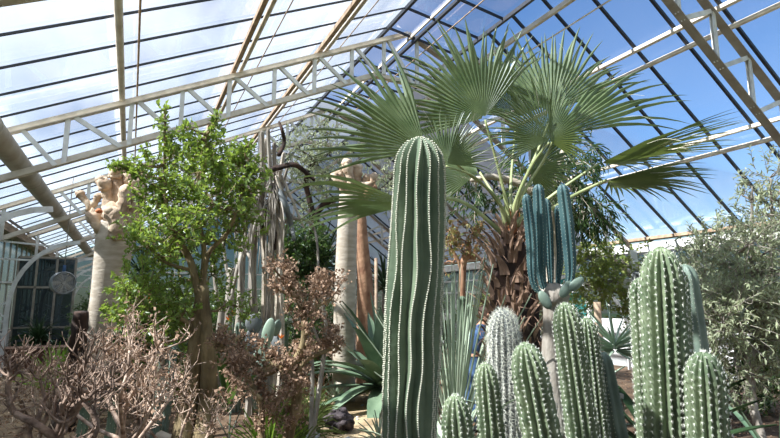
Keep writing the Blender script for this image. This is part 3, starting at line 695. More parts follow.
# ================================================================== gnarled bushes
def gnarl(g, tips, p, d, L, r, dep, up=.25, wob=.4, lim=None):
    n = 4; pts = [p.copy()]; q = p.copy()
    for i in range(n):
        d = (d + rv(wob) * .45 + UP * up * .3).normalized(); q = q + d * (L / n); pts.append(q.copy())
    rs = [r * (1 - .45 * i / n) * R.uniform(.88, 1.18) for i in range(n + 1)]
    c = curve(pts, 2); g.tube(c, lerps(rs, len(c)), 7 if r > .008 else 5, mi=0 if r > .009 else 1)
    if dep == 0: tips.append((q, d)); return
    for k in range(R.choice([2, 3, 3] if dep > 1 else [2, 3, 4])):
        dd = (d * .5 + rdir() * .85 + UP * up).normalized()
        s = pts[R.randrange(2, n + 1)]
        gnarl(g, tips, s, dd, L * R.uniform(.55, .85), r * R.uniform(.52, .72), dep - 1, up, wob)
def gnarly(name, label, D, base, limbs, mats, dep=3, L=.28, group=None, litter=0, leafm='curl', up=.3, ends=3, along=.6, r1=.6, ll=(.02, .045)):
    t = thing(name, label, 'shrub', base, group)
    g = MB(); tips = []
    for pts, r in limbs:
        c = curve([pt(x, y, D + dd) if not isinstance(x, V) else x for x, y, dd in pts], 5)
        rs = [q * (1 + .2 * noise.noise(V((k * .7, r * 99, 0)))) for k, q in enumerate(lerps([r, r * r1], len(c)))]
        g.tube(c, rs, 10)
        for k in range(len(c)):
            if k > len(c) * (1 - along) and R.random() < .55 or k == len(c) - 1:
                for _ in range(ends if k == len(c) - 1 else 1):
                    gnarl(g, tips, c[k], (rdir() + UP * .5).normalized(), L * R.uniform(.6, 1.1), r * R.uniform(.3, .45), dep - 1, up)
    o = obj('branches', g, mats, t)
    if litter:
        h = MB()
        for q, d in tips:
            for _ in range(litter):
                a = R.random(); p = q + rdir() * .03
                l = R.uniform(*ll); dd = rdir(); b = dd.cross(rdir()).normalized()
                h.add([p, p + dd * l * .5 + b * l * .35, p + dd * l * .9 + b * l * .1, p + dd * l * .5 - b * l * .25 + dd.cross(b) * l * .3], [(0, 1, 2), (0, 2, 3)])
        o = obj('curled_leaves', h, leafm, t, smooth=False); o['kind'] = 'stuff'
    return t, tips
def fl(x, y): return (x, y, 0)
D = 2.7
gnarly('gnarled_shrub', 'dark gnarled leafless shrub with upturned twigs in the lower left corner', D, gd(62, D),
       [([(gd(62, D), 0, 0), (60, 520, 0), (58, 440, 0), (74, 408, 0), (98, 390, .05), (112, 382, .1)], .03), ([(58, 440, 0), (36, 424, -.05), (14, 412, 0), (8, 392, 0), (10, 372, 0)], .02),
        ([(74, 408, 0), (70, 392, .1), (78, 376, .1), (86, 362, 0)], .017), ([(58, 470, 0), (90, 440, -.2), (96, 420, -.2), (84, 402, -.2)], .02), ([(36, 424, 0), (44, 400, .1), (40, 380, .1)], .013)],
       ['twig2', 'twig2'], dep=3, L=.13, litter=0, up=.35)
D = 3.5
gnarly('gnarled_shrub', 'thicket of pinkish dry branching twigs left of the mossy tree trunk', D, gd(125, D),
       [([(gd(125, D), 0, 0), (124, 500, 0), (122, 425, 0), (132, 395, 0), (146, 372, 0), (158, 350, 0)], .024), ([(122, 430, 0), (108, 400, .2), (100, 375, .2), (104, 352, .2)], .018), ([(124, 460, 0), (150, 425, .1), (165, 405, .1), (176, 385, .2)], .017),
        ([(124, 440, 0), (120, 400, -.3), (128, 372, -.3), (130, 350, -.3)], .015), ([(122, 440, 0), (90, 425, .3), (62, 400, .4), (55, 380, .4)], .015), ([(124, 450, 0), (140, 430, -.2), (150, 410, -.3), (160, 398, -.3)], .015)],
       ['twig', 'twig'], dep=3, L=.15, litter=1, up=.35, ends=4)
D = 4.2
gnarly('gnarled_shrub', 'low tangle of fine pale twigs at the foot of the mossy trunk', D, gd(180, D),
       [([(gd(180, D), 0, 0), (178, 450, 0), (184, 425, 0), (192, 408, 0)], .016), ([(gd(180, D), 0, 0), (160, 450, 0), (150, 430, 0), (146, 415, 0)], .014), ([(gd(180, D), 0, 0), (190, 460, 0), (205, 440, 0), (212, 425, 0)], .014)],
       ['twig', 'twig'], dep=3, L=.2, litter=1, up=.3, ends=4)
D = 4.9
gnarly('gnarled_shrub', 'brown twiggy shrub behind the dark corner one, before the planter', D, gd(30, D),
       [([(gd(30, D), 0, 0), (30, 450, 0), (24, 410, 0), (14, 385, 0)], .024), ([(gd(30, D), 0, 0), (36, 445, 0), (50, 405, 0), (60, 378, 0)], .022), ([(gd(30, D), 0, 0), (40, 450, 0), (80, 415, .1), (96, 388, .1)], .02)],
       ['twig2', 'twig'], dep=4, L=.2, litter=1, up=.3, ends=4)
D = 5.3
gnarly('gnarled_shrub', 'shaded twiggy shrub between the pale bulging trunk and the mossy trunk', D, gd(140, D),
       [([(gd(140, D), 0, 0), (138, 430, 0), (132, 395, 0), (122, 370, 0)], .022), ([(gd(140, D), 0, 0), (142, 430, 0), (152, 395, 0), (162, 372, 0)], .022)],
       ['twig2', 'twig'], dep=4, L=.2, litter=2, up=.3, ends=4)
D = 4.8
gnarly('curly_leaved_shrub', 'brown shrub with curled dry leaves and thick bent trunk, left of the agave path', D, gd(290, D),
       [([(gd(286, D), 0, 0), (288, 438, 0), (296, 408, 0), (296, 382, 0), (282, 366, 0), (262, 372, .1), (240, 352, .1), (218, 348, .1)], .055), ([(296, 378, 0), (306, 360, 0), (328, 350, .1), (336, 345, .1)], .028), ([(290, 368, 0), (303, 345, 0), (304, 318, 0), (296, 296, 0), (284, 280, 0)], .035),
        ([(gd(286, D), 0, 0), (262, 440, 0), (262, 410, 0), (252, 385, 0), (240, 365, 0)], .035), ([(303, 318, 0), (320, 305, .1), (332, 298, .1)], .018), ([(262, 400, -.2), (248, 388, -.2), (236, 378, -.2)], .02), ([(286, 438, 0), (276, 420, -.1), (284, 405, -.1), (296, 392, -.1)], .012)],
       ['bark', 'curl'], dep=4, L=.13, litter=3, up=.15, ends=4, along=.75, ll=(.02, .05))
D = 6.2
gnarly('curly_leaved_shrub', 'smaller brown curly shrub with dead rosettes behind the bent trunk one', D, gd(318, D), [([(gd(314, D), 0, 0), (312, 370, 0), (308, 340, 0), (300, 315, 0)], .03), ([(gd(314, D), 0, 0), (322, 370, 0), (326, 330, 0), (322, 300, 0)], .03), ([(322, 350, 0), (312, 320, 0), (318, 288, 0)], .02)], ['grey_bark', 'curl'], dep=3, L=.16, litter=5, up=.2, ends=4, ll=(.03, .06))
# ================================================================== agave, yuccas and other rosettes
ag = (.55, .9, 1, .9, .62, .04)
rosette('agave', 'large green agave with broad pointed leaves beside the sandy path', 'agave', gd(381, 8.6), 44, 1.4, .25, 'agave', el=(-12, 84), droop=.55, prof=ag, z0=.28, fold=.22)
rosette('agave', 'dark bladed agave between the paired cactus and the largest cactus', 'agave', gd(650, 4.2), 17, 1.0, .1, 'dark_strap', el=(12, 60), droop=.3, prof=ag, stemh=.3, z0=.1, fold=.3)
rosette('agave', 'pale blue green agave behind the blue cactus trunk', 'agave', gd(548, 5.0), 24, .95, .075, 'agave2', el=(10, 84), droop=.35, prof=ag, z0=.3, fold=.3)
rosette('agave', 'agave of long arching blades in the lower right corner', 'agave', gd(768, 4.4), 16, 1.0, .07, 'agave', el=(15, 70), droop=.6, prof=ag, z0=.12)
rosette('yucca', 'yucca with very long narrow striped leaves between tall column and woolly cactus', 'yucca', gd(452, 5.2), 46, 1.75, .024, 'strap', el=(58, 90), droop=.12, prof=(.6, 1, 1, .9, .6, .05), z0=.15, parts=True, fold=.2)
rosette('yucca', 'low yucca of arching pale leaves at the foot of the tall column', 'yucca', gd(448, 3.9), 60, .95, .028, 'strap', el=(15, 75), droop=.8, prof=(.6, 1, 1, .9, .6, .05), z0=.2, fold=.2)
rosette('yucca', 'yucca fan of thin pale leaves left of the largest cactus', 'yucca', gd(612, 4.6), 60, .55, .022, 'agave2', el=(-10, 45), droop=.15, prof=(.7, 1, .9, .7, .4, .03), stemh=.85, z0=.35, fold=.2)
rosette('dark_dracaena', 'dark spiky leaved plant peeping out right of the knobbly trunk', 'plant', gd(139, 8.8), 34, .55, .05, 'dark_strap', el=(-40, 85), droop=.3, stemh=2.0, parts=False)
rosette('spiky_tuft', 'round tuft of thin green leaves framed by the bent brown trunk', 'plant', gd(274, 5.4), 90, .55, .012, 'fern', el=(5, 88), droop=.35, parts=False, z0=.02, fold=.1)
rosette('spiky_tuft', 'tuft of thin leaves at the base of the bent brown trunk', 'plant', gd(262, 5.0), 90, .36, .012, 'grass', el=(5, 80), droop=.6, parts=False, z0=.0, fold=.1)
for x, Dd, L, n, lb in ((307, 6.6, .5, 120, 'soft grassy tuft beside the lava rock, bordering the sandy path'), (318, 7.4, .4, 100, 'smaller grassy tuft just beyond the lava rock, at the path edge'), (302, 5.7, .35, 90, 'grassy tuft nearest the bent brown trunk, before the path'), (292, 7.6, .5, 90, 'grassy tuft behind the bent brown trunk')):
    o = rosette('grass_tuft', lb, 'grass', gd(x, Dd), n, L, .009, 'grass', el=(20, 88), droop=.9, parts=False, z0=.0, fold=.1, group='grass tufts along the sandy path')
for i, (x, Dd, L, lb) in enumerate(((322, 9.3, .34, 'dried tan little aloe at the far end of the path'), (338, 8.9, .28, 'pale green little aloe touching the large agave'), (312, 9.9, .34, 'dried tan little aloe farthest left at the path end'), (331, 10.0, .3, 'pale green little aloe at the foot of the smooth pale trunk'))):
    o = rosette('small_aloe', lb, 'aloe', gd(x, Dd), 20, L, .06, 'strap' if i % 2 else 'curl', el=(5, 70), droop=-.3, z0=.03, prof=ag, parts=False, group='small aloes edging the path')
rosette('pale_rosette', 'pale grey green rosette at the bottom right of the sandy path', 'aloe', gd(380, 6.2), 30, .3, .022, 'agave2', el=(10, 80), droop=.3, z0=.03, parts=False)
rosette('strap_plant', 'dark green strap leaved clump in the planter by the far left wall', 'plant', gd(42, 15), 110, .8, .05, 'dark_strap', el=(20, 85), droop=1.1, z0=.45, parts=False, az=None)
rosette('strap_plant', 'tall strap leaved dracaena behind the dried stems', 'plant', gd(322, 11.5), 70, 1.15, .06, 'dark_strap', el=(-20, 85), droop=.9, stemh=2.3, parts=False)
rosette('strap_plant', 'strap leaved dracaena right of the reddish trunk', 'plant', gd(384, 12), 50, .9, .05, 'dark_strap', el=(-20, 85), droop=.7, stemh=1.9, parts=False)
rosette('fern_clump', 'bright light green fern beside the rotting stump', 'fern', gd(62, 8.4), 60, .7, .05, 'fern', el=(35, 88), droop=.5, parts=False, z0=.2)
# ================================================================== opuntia and other succulents in the middle
def pad(c, w, h, ang, m, root, th=.03, face=0):
    ax = (RT * math.sin(ang) + UP * math.cos(ang)).normalized(); nn = (Matrix.Rotation(face, 3, 'Z') @ V((FW.x, FW.y, 0))).normalized(); s = ax.cross(nn).normalized()
    g = MB(); g.blob(V((0, 0, 0)), w, th, h, 20, 12)
    g.v = [(x * (1 - .22 * (-z / h)) if z < 0 else x, y, z) for x, y, z in g.v]
    m3 = Matrix((s, nn, ax)).transposed(); g.v = [tuple(c + m3 @ V(p)) for p in g.v]; return obj('pad', g, m, root)
D = 7.4; t = thing('prickly_pear', 'prickly pear with big grey green pads and one pale pad behind the brown shrub', 'cactus', gd(262, D))
pad(pt(258, 385, D), .11, .36, 0, 'green4', t, .05)
for x, y, w_, h_, a, m, f in ((256, 342, .15, .23, -.1, 'green3', .2), (254, 324, .12, .14, -.2, 'green3', .4), (273, 350, .11, .2, .15, 'green3', -.3), (266, 356, .12, .2, 0, 'green4', 0), (277, 328, .07, .12, .2, 'green4', .9)):
    pad(pt(x, y, D + R.uniform(-.08, .08)), w_, h_, a, m, t, face=f)
pad(pt(268, 334, D - .16), .085, .22, .2, 'agave2', t, face=.2)
for i, (x, y, Dd, m, lb) in enumerate([(277, 306, 8.6, 'green4', 'thin blue green column just right of the prickly pear'), (284, 318, 8.9, 'green1', 'thin dark green column between prickly pear and brown shrub'), (240, 322, 8.2, 'green4', 'grey green column left of the prickly pear'), (163, 352, 6.4, 'green4', 'dull blue column in the shade left of the mossy trunk'), (171, 345, 6.8, 'green4', 'taller dull blue column close to the mossy trunk'),
                                       (637, 272, 6.6, 'green3', 'yellowish slim column directly left of the largest cactus'), (462, 296, 7.8, 'green1', 'dark slim column below the small reddish tree'), (470, 304, 8.6, 'green1', 'short dark column beside the person'), (84, 398, 4.6, 'green1', 'dark little ribbed column under the dry twigs'), (112, 402, 4.6, 'green1', 'dark ribbed column under the pinkish twigs')]):
    cactus('slim_cactus', lb, [([gd(x, Dd), pt(x, y + 20, Dd), pt(x, y, Dd)], [px(5, Dd)] * 3, px(5, Dd))], m, nribs=7, sp=(0, 0, 0, .004), pitch=.08, depth=.3, sd=i, step=.05)
# trunk stump, log, stakes
D = 7.0; g = MB(); c = curve([gd(72, D), pt(75, 380, D), pt(79, 345, D), pt(81, 312, D)], 6); g.tube(c, lerps([px(11, D), px(9, D), px(8, D), px(7, D)], len(c)), 14)
g.v = [tuple(V(p) + V((noise.noise(V(p) * 8), noise.noise(V(p) * 8 + V((5, 0, 0))), 0)) * .04) for p in g.v]
tag(obj('rotting_stump', g, 'dark_bark', loc=gd(72, D)), 'dark rotting tree stump in front of the bulging pale trunk', 'stump')
D = 6.0; g = MB(); a, b = gd(160, 6.6, .07), gd(196, 5.9, .07); g.tube(curve([a, a.lerp(b, .5), b], 4), .07, 10); tag(obj('fallen_log', g, 'pale_bark', loc=(a.x, a.y, 0)), 'pale fallen log lying behind the mossy trunk', 'log')
D = 6.8; g = MB(); g.tube([gd(597, D), pt(597, 302, D)], .045, 10); tag(obj('wooden_post', g, 'rust', loc=gd(597, D)), 'round tan wooden post in front of the teal window', 'post')
D = 9.5; g = MB(); g.tube([gd(377, D), pt(376, 258, D)], .03, 8); tag(obj('wooden_post', g, 'rust', loc=gd(377, D)), 'thin tan wooden stake right of the reddish trunk', 'post')
for x0, x1, y, Dd, r, lb in ((225, 232, 268, 9.6, 5, 'bare grey trunk leaning behind the bushy green tree'), (236, 243, 240, 10.2, 4, 'thin bare grey trunk left of the dried stems'), (218, 224, 300, 8.2, 3.5, 'short pale bare trunk behind the curly brown shrub')):
    g = MB(); c = curve([gd(x0, Dd), pt((x0 + x1) / 2, 320, Dd), pt(x1, y, Dd)], 6); g.tube(c, lerps([px(r * 1.4, Dd), px(r, Dd), px(r * .8, Dd)], len(c)), 9)
    for s in (-1, 1): g.tube(curve([c[-3], c[-1] + RT * .1 * s, c[-1] + RT * .2 * s + UP * .6], 4), .03, 6)
    tag(obj('bare_trunk', g, 'grey_bark', loc=gd(x0, Dd)), lb, 'tree')
# rocks
def rock(x, Dd, r, m, lb, sd, nm='lava_rock', flat=.75, grp=None):
    g = MB(); p = gd(x, Dd); g.blob(p + UP * r * flat * .8, r, r * .85, r * flat, 22, 16, .5, fr=2.2, sd=sd)
    g.v = [tuple(V(q) + V((noise.noise(V(q) * 30), noise.noise(V(q) * 30 + V((3, 0, 0))), noise.noise(V(q) * 30 + V((0, 4, 0))))) * r * .2) for q in g.v]
    mz = min(q[2] for q in g.v); g.v = [(a, b, c - mz) for a, b, c in g.v]
    return tag(obj(nm, g, m, loc=p), lb, 'rock', grp)
rock(341, 6.9, .18, 'lava', 'dark pitted lava rock on the sandy path', 1)
rock(316, 6.4, .08, 'stone', 'white stone at the left foot of the dark lava rock', 2, 'pale_stone')
rock(349, 6.35, .05, 'stone', 'small white stone in front of the dark lava rock', 3, 'pale_stone')
rock(208, 5.0, .2, 'render', 'pale boulder between the mossy trunk and brown shrub', 5, 'pale_stone')
for i in range(40):
    o = rock(R.uniform(300, 400), R.uniform(6.4, 11), R.uniform(.012, .03), 'stone', 'small pebble scattered on the sandy path', 10 + i, 'pebble', .6, 'pebbles on the sandy path')
g = MB()
for i in range(9000):
    x = R.uniform(-20, 800); Dd = 3.2 + 9 * R.random() ** 1.3
    if 298 < x < 405 and R.random() < .8: continue
    p = gd(x, Dd, R.uniform(.004, .05))
    if not (XL + .7 < p.x < XR - .2): continue
    l = R.uniform(.02, .07); d = V((R.uniform(-1, 1), R.uniform(-1, 1), R.uniform(-.1, .5))).normalized()
    g.leaf(p, d, UP + rv(.5), l, l * .5, .4, .2)
tag(obj('leaf_litter', g, 'curl', smooth=False), 'dry curled leaves and twigs littering the ground between the plants', 'leaf litter', kind='stuff')
# ================================================================== background trees and shrubs
def bush(name, label, cat, x, Dd, cl, leafm, leaf, twigs=20, per=9, tw=.25, bark='grey_bark', limbs=None, grav=0, bias=.3, spread=.8, r0=.04, group=None):
    P = lambda a, b, d=0: pt(a, b, Dd + d)
    if limbs is None:
        top = min(c[1] for c in cl); limbs = [[(x, 330), (sum(c[0] for c in cl) / len(cl), (top + max(c[1] for c in cl)) / 2)]]
    L = [([gd(x, Dd)] + [P(*q) for q in l], r0, r0 * .35) for l in limbs]
    return tree(name, label, cat, gd(x, Dd), L, [(P(a, b, d), r, q) for a, b, d, r, q in cl], bark, leafm, leaf=leaf, twigs=twigs, per=per, tw_len=tw, grav=grav, bias=bias, spread=spread, group=group)
bush('narrow_leaved_tree', 'dark tree with long narrow hanging leaves behind the palm crown', 'tree', 556, 6.9,
     [(530, 195, 0, .3, .8), (575, 195, 0, .3, 1), (592, 208, -.1, .22, .8), (594, 214, 0, .2, .5), (560, 170, 0, .35, 1), (540, 165, .3, .3, .8), (500, 185, .4, .3, .5), (476, 190, .4, .3, .4), (455, 175, .6, .25, .3), (600, 108, .2, .12, .25), (580, 150, .3, .3, .8), (548, 215, .4, .25, .6)],
     'leaf_c', (.15, .026), twigs=42, per=9, tw=.28, bark='pale_bark', limbs=[[(556, 330), (553, 270), (551, 220), (556, 175), (575, 120)], [(553, 270), (540, 200), (500, 178), (470, 180)], [(552, 240), (580, 215), (602, 205)]], grav=.25, bias=-.3, spread=.45, r0=.09)
bush('airy_tree', 'airy light green tree over the cream stubs, in front of the far gable', 'tree', 318, 11.5, [(300, 150, 0, .5, .6), (320, 160, 0, .5, .8), (340, 172, 0, .45, .7), (310, 185, .3, .5, .7), (390, 180, 0, .5, .6), (380, 200, 0, .4, .5), (328, 140, 0, .35, .3)], 'leaf_b', (.12, .035), twigs=70, per=10, tw=.4, limbs=[[(316, 300), (313, 220), (306, 180), (318, 155)], [(313, 225), (350, 195), (380, 190)]], bias=.2, r0=.1, bark='dark_bark')
bush('glossy_shrub', 'rounded glossy green shrub right of the dried stems', 'shrub', 300, 11, [(290, 245, 0, .4, 1.2), (305, 240, 0, .4, 1.2), (295, 265, 0, .45, 1.3), (315, 258, .2, .4, 1), (285, 275, .1, .3, .8), (308, 280, .1, .35, .8)], 'leaf_c', (.13, .055), twigs=50, per=10, tw=.22)
bush('reddish_tree', 'small tree with pale forked trunk and sparse red green leaves left of the palm', 'tree', 458, 8.2, [(449, 232, 0, .16, .8), (460, 238, 0, .2, .9), (472, 230, 0, .18, .8), (466, 250, 0, .15, .6), (452, 250, 0, .12, .5), (478, 243, 0, .12, .5), (440, 262, .3, .2, .6)], 'leaf_e', (.08, .04), twigs=18, per=8, tw=.14, bark='bark2', limbs=[[(461, 340), (462, 290), (461, 268), (452, 250)], [(462, 272), (468, 258), (470, 245)], [(463, 266), (474, 258), (476, 246)]], r0=.07)
# the grey green tree on the right
D = 5.8
cl = [(x + R.uniform(-8, 8), y + R.uniform(-7, 7), R.uniform(-.5, .6), .27, q) for y, xs, q in ((232, (768, 750), .6), (250, (775, 752, 728), .8), (268, (780, 758, 735, 712), 1), (288, (782, 760, 738, 716), 1), (308, (784, 764, 744, 722, 706), 1.1), (328, (782, 764, 744, 724, 708), 1), (348, (780, 760, 740, 722), .9), (368, (776, 756, 738), .6)) for x in xs]
cl += [(752, 186, 0, .13, .25), (770, 178, 0, .2, .5), (778, 200, 0, .28, .9), (765, 215, 0, .25, .8), (742, 195, .1, .1, .2), (790, 180, 0, .3, .8), (795, 240, 0, .3, 1), (800, 300, 0, .4, 1)]
bush('grey_leaved_tree', 'large loose grey green leafy tree filling the right edge', 'tree', 752, D, cl, 'leaf_b', (.07, .022), twigs=36, per=12, tw=.24, bark='grey_bark', limbs=[[(750, 400), (746, 350), (735, 300), (740, 250)], [(752, 390), (764, 340), (770, 280), (772, 200)], [(750, 385), (758, 330), (752, 260), (752, 200)]], grav=.06, bias=.1, spread=.6, r0=.04)
bush('grey_leaved_shrub', 'lower fine leaved shrub along the wall between largest cactus and grey tree', 'shrub', 715, 7.6, [(712, 240, 0, .2, .5), (722, 232, 0, .22, .6), (690, 262, 0, .25, .7), (705, 250, 0, .2, .5), (700, 262, .2, .35, .9), (672, 274, .3, .25, .9), (655, 275, .3, .25, .8), (690, 280, .3, .35, 1), (665, 285, .5, .3, 1), (712, 300, .2, .3, .7)], 'leaf_b', (.08, .03), twigs=34, per=11, tw=.26, limbs=[[(712, 330), (705, 280), (708, 240)], [(705, 290), (680, 268), (660, 270)]], grav=.02)
# creeper over a post and beam by the right wall
D = 7.6
bush('climbing_vine', 'yellow green creeper hanging from the white beam right of the blue cactus', 'vine', 640, D, [(592, 262, 0, .25, .9), (600, 280, 0, .3, 1), (585, 285, 0, .25, .8), (604, 290, 0, .15, .5), (597, 250, 0, .2, .5), (618, 262, .3, .35, 1), (640, 280, .2, .3, .9), (645, 300, 0, .3, .9), (636, 262, 0, .3, .8), (640, 322, 0, .22, .8), (580, 262, 0, .2, .5), (612, 275, .3, .3, .6)], 'leaf_d', (.08, .055), twigs=30, per=9, tw=.25, limbs=[[(640, 330), (636, 280), (618, 258), (590, 256)]], r0=.02, bias=-.3)
g = MB(); g.box(gd(644, D), pt(632, 250, D), .09, .09, up=RT); a = pt(560, 289, D + .5); b = pt(690, 279, D - .5); g.box(a, b, .1, .14)
g.box(gd(560, D + .5), V((a.x, a.y, a.z)), .08, .08, up=RT); g.box(gd(690, D - .5), b, .08, .08, up=RT)
tag(obj('pergola_frame', g, 'white', smooth=False, loc=gd(640, D)), 'weathered white post and beam frame carrying the creeper', 'frame')
# far row of filler shrubs along the bed
rows = [(120, 8.5, 'leaf_c'), (165, 8.8, 'leaf_a'), (225, 10.5, 'leaf_c'), (300, 9.6, 'leaf_c'), (92, 15, 'leaf_c'), (150, 11, 'leaf_c'), (195, 12.5, 'leaf_c'), (235, 13.5, 'leaf_b'), (262, 15, 'leaf_c'), (335, 15.5, 'leaf_c'), (400, 14.5, 'leaf_b'), (430, 13, 'leaf_c'), (485, 12.5, 'leaf_d'), (520, 11.5, 'leaf_b'), (560, 11.5, 'leaf_c'), (672, 8.6, 'leaf_c'), (760, 8, 'leaf_c')]
lb = {120: 'dark shrub right of the bulging pale trunk', 165: 'green shrub close behind the twig thicket', 225: 'dark shrub between the mossy trunk and dried stems', 300: 'dark shrub under the dried drooping arms', 562: 'dark shrub between palm trunk and blue cactus trunk', 600: 'yellow green shrub under the teal window', 92: 'low dark shrub far behind the bulging trunk', 150: 'dark shrub behind the twig thicket', 195: 'green shrub deep in shade behind the mossy trunk', 235: 'grey green shrub behind the bare trunks', 262: 'dark shrub behind the dried stems base', 335: 'dark shrub behind the smooth pale trunk', 400: 'grey green shrub behind the tall column', 430: 'dark shrub left of the reddish little tree', 485: 'yellow green shrub behind the person',
      520: 'grey green shrub behind the palm trunk', 560: 'low dark shrub deep behind the pale blue green agave', 672: 'low dark shrub behind the largest cactus', 760: 'low dark shrub behind the grey leaved tree'}
for x, Dd, m in rows:
    h = lambda f: 304 + 530 * (1.6 - f) / Dd
    bush('background_shrub', lb[x], 'shrub', x, Dd, [(x + R.uniform(-14, 14), h(R.uniform(.3, 1.5)), R.uniform(-.4, .4), .38, 1) for _ in range(9)], m, (.11, .045), twigs=40, per=9, tw=.3)
# bird of paradise
D = 6.6; t = rosette('bird_of_paradise', 'clump with orange flowers left of the dried stems', 'plant', gd(232, D), 16, .8, .11, 'leaf_c', el=(45, 85), droop=.4, z0=.3, prof=(.12, .15, .8, 1, .7, .05))
for x, y in ((229, 321), (233, 316), (281, 339), (148, 300)):
    g = MB(); p = pt(x, y, D - .2)
    for k in range(4): g.leaf(p, (RT * R.uniform(-.8, .8) + UP).normalized(), FW, .07, .022)
    obj('flower', g, 'flower', t, smooth=False)
    g = MB(); g.tube(curve([gd(235, D), pt((x + 235) / 2, 370, D), p], 4), .008, 5); obj('flower_stalk', g, 'green4', t)
# ================================================================== far left: planter, porch glazing, fan
p0 = pt(-10, 330, 15); g = MB(); g.box(V((-3.0, 15.4, .26)), V((-1.35, 15.4, .26)), .7, .52); g.box(V((-3.05, 15.4, .55)), V((-1.3, 15.4, .55)), .82, .07)
tag(obj('planter', g, ['brick'], smooth=False, loc=(-2.2, 15.4, 0)), 'low brick planter with pale coping by the far left wall', 'planter')
g = MB(); Y = 19.2
for X in (-3.1, -2.62, -2.1, -1.6): g.box(V((X, Y, 0)), V((X, Y, 3.0)), .06, .06, up=V((0, 1, 0)))
for z in (.05, .9, 2.1, 3.0): g.box(V((-3.1, Y, z)), V((-1.6, Y, z)), .06, .06)
w1 = tag(obj('window_1', g, 'steel2', smooth=False), kind='structure')
g = MB(); g.add([(-3.1, Y, .0), (-1.6, Y, .0), (-1.6, Y, 3), (-3.1, Y, 3)], [(0, 1, 2, 3)]); obj('glass', g, 'pane_wall', w1, smooth=False)
c = pt(63, 283, 12.5); D = 12.5; t = thing('circulation_fan', 'round grey metal fan hanging under the gutter far down the left side', 'fan', c)
f = V((math.sin(.35), -math.cos(.35), 0)); s = f.cross(UP).normalized()
def ring(g, c, r, rr, n=28):
    g.tube([c + s * math.cos(2 * PI * k / n) * r + UP * math.sin(2 * PI * k / n) * r for k in range(n + 1)], rr, 6, cap=False)
g = MB()
g.tube([c - f * .14, c + f * .1], .245, 28, cap=False); ring(g, c + f * .1, .25, .015); ring(g, c - f * .14, .25, .015); g.tube([c - f * .13, c - f * .1], .24, 28); obj('housing', g, 'metal', t)
g = MB()
for k in range(6): ring(g, c + f * .1, .04 + k * .035, .004)
for k in range(10): a = 2 * PI * k / 10; g.tube([c + f * .1, c + f * .1 + s * math.cos(a) * .24 + UP * math.sin(a) * .24], .004, 4)
obj('grille', g, 'white', t)
g = MB(); g.tube([c, c + f * .06], .05, 12)
for k in range(5):
    a = 2 * PI * k / 5; d = s * math.cos(a) + UP * math.sin(a); q = d.cross(f); g.add([c + d * .04 - q * .03, c + d * .22 - q * .07 + f * .03, c + d * .22 + q * .06 - f * .03, c + d * .04 + q * .03], [(0, 1, 2, 3)])
obj('blades', g, 'duct', t)
g = MB(); top = min(zl(c.x) - .02, 9); g.box(c + UP * .24, V((c.x, c.y, c.z + .42)), .1, .06); obj('bracket', g, 'shirt', t); g = MB(); g.tube([c + UP * .3, V((c.x, c.y, top))], .012, 6); obj('hanger', g, 'steel2', t)
# arched teal window in the right wall
X = XR - .1; g = MB(); y0_, y1_ = 11.2, 13.0; n = 12; yc = (y0_ + y1_) / 2; rr = (y1_ - y0_) / 2
arc = [V((X, y0_, .0)), V((X, y0_, 1.5))] + [V((X, yc - rr * math.cos(PI * k / n), 1.5 + rr * math.sin(PI * k / n))) for k in range(1, n)] + [V((X, y1_, 1.5)), V((X, y1_, 0))]
for a, b in zip(arc, arc[1:]): g.box(a, b, .1, .1, up=V((1, 0, 0)))
g.box(V((X, yc, 0)), V((X, yc, 2.3)), .05, .05, up=V((0, 1, 0))); g.box(V((X, y0_, 1.1)), V((X, y1_, 1.1)), .05, .05)
w2 = tag(obj('window_2', g, 'white', smooth=False), kind='structure')
g = MB(); g.add(arc, [tuple(range(len(arc)))]); obj('glass', g, 'pane_teal', w2, smooth=False)
# ================================================================== the person
def skinned(name, vs, es, rad, m, parent, root=0, sub=2):
    me = bpy.data.meshes.new(name); b = ROOT[parent.name]; me.from_pydata([tuple(V(v) - b) for v in vs], es, []); me.materials.append(M[m])
    o = bpy.data.objects.new(name, me); C.objects.link(o); o.parent = parent; ROOT[o.name] = b
    o.modifiers.new('skin', 'SKIN'); sk = me.skin_vertices[0].data if me.skin_vertices else None
    if sk is None:
        me.attributes; bm_ = None
    for i, r in enumerate(rad):
        sk[i].radius = (r, r) if not isinstance(r, tuple) else r
        sk[i].use_root = (i == root)
    s = o.modifiers.new('sub', 'SUBSURF'); s.levels = sub; s.render_levels = sub
    o.modifiers['skin'].use_smooth_shade = True
    return o
D = 7.1; B = gd(471, D); rt = RT.copy(); fw = V((FW.x, FW.y, 0)).normalized()
def W(a, b, z): return B + rt * a + fw * b + UP * z
per = thing('person', 'person in blue shirt and faded jeans bending forward, half hidden left of the palm trunk', 'person', B)
hip = W(0, 0, .9); ch = W(.08, -.02, 1.2); nk = W(.17, -.03, 1.36); hd = W(.2, -.05, 1.42)
shl, shr = W(.1, -.2, 1.28), W(.12, .17, 1.28)
vs = [hip, W(.03, 0, 1.05), ch, nk, hd, W(.23, -.06, 1.53), shl, W(.16, -.26, 1.03), W(.26, -.24, .84), shr, W(.15, .24, 1.02), W(.25, .26, .84), W(0, -.1, .84), W(.02, -.12, .46), W(-.02, -.12, .08), W(.12, -.13, .03), W(0, .1, .84), W(-.02, .13, .46), W(-.06, .14, .08), W(.08, .15, .03)]
es = [(0, 1), (1, 2), (2, 3), (3, 4), (4, 5), (2, 6), (6, 7), (7, 8), (2, 9), (9, 10), (10, 11), (0, 12), (12, 13), (13, 14), (14, 15), (0, 16), (16, 17), (17, 18), (18, 19)]
rad = [.12, .11, .12, .055, .085, .08, .05, .036, .026, .05, .036, .026, .08, .055, .04, .035, .08, .055, .04, .035]
h = 20
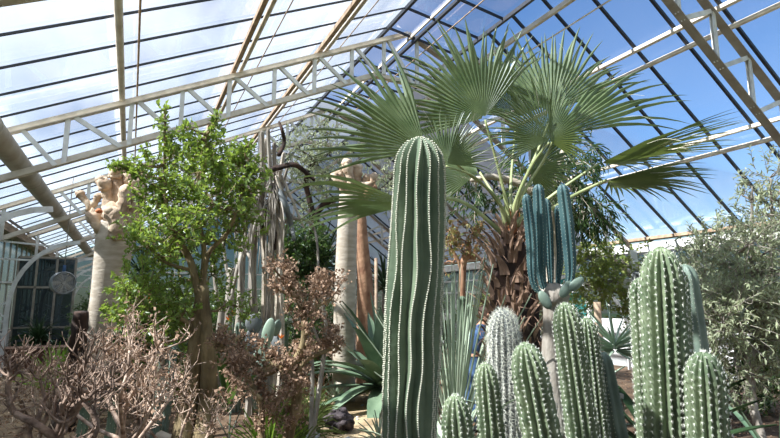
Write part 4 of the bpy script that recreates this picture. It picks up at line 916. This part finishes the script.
for w0, sg in ((8, -1), (11, 1)):      # palms and five fingers each
    wp = V(vs[w0]); pm = wp + rt * .05 - UP * .05; vs.append(pm); rad.append((.028, .018)); es.append((w0, h)); ip = h; h += 1
    for k, (o_, l) in enumerate(((-.03, .055), (-.012, .07), (.008, .075), (.026, .065), (-.045, .045))):
        a = pm + fw * o_ + (rt * .02 - UP * .02 if k < 4 else -UP * .0); b = a + rt * l * .5 - UP * l * .5; c_ = b + rt * l * .1 - UP * l * .45
        vs += [a, b, c_]; rad += [.009, .008, .007]; es += [(ip, h), (h, h + 1), (h + 1, h + 2)]; h += 3
skinned('body', vs, es, rad, 'skin', per)
skinned('shirt', [hip - UP * .04, W(.03, 0, 1.06), ch, W(.14, -.02, 1.3), shl, W(.145, -.24, 1.1), shr, W(.14, .22, 1.09)], [(0, 1), (1, 2), (2, 3), (2, 4), (4, 5), (2, 6), (6, 7)], [(.165, .14), (.155, .13), (.16, .13), .08, .075, .062, .075, .062], 'shirt', per)
skinned('jeans', [hip + UP * .1, W(0, -.1, .8), W(.02, -.12, .46), W(-.02, -.12, .1), W(0, .1, .8), W(-.02, .13, .46), W(-.06, .14, .1)], [(0, 1), (1, 2), (2, 3), (0, 4), (4, 5), (5, 6)], [(.15, .13), .105, .075, .065, .105, .075, .065], 'denim', per)
g = MB(); g.blob(hd + UP * .075 + rt * .0 - rt * .02, .095, .1, .1, 16, 10, .15); obj('hair', g, 'hair', per)
for a, b in ((.03, -.13), (0, .15)):
    g = MB(); g.blob(W(a + .02, b, .045), .13, .05, .05, 12, 8); obj('shoe', g, 'black', per)
g = MB()
for s in (-1, 1): g.blob(hd + rt * .085 + fw * (.03 * s) + UP * .05, .008, .011, .007, 8, 6)
obj('eyes', g, 'black', per)
g = MB(); g.blob(hd + rt * .1 + UP * .02, .018, .012, .022, 8, 6); g.blob(hd + rt * .085 - UP * .025, .008, .024, .007, 8, 6); 
for s in (-1, 1): g.blob(hd + fw * (.09 * s) + UP * .03, .02, .012, .03, 8, 6)
obj('face_features', g, 'skin', per)
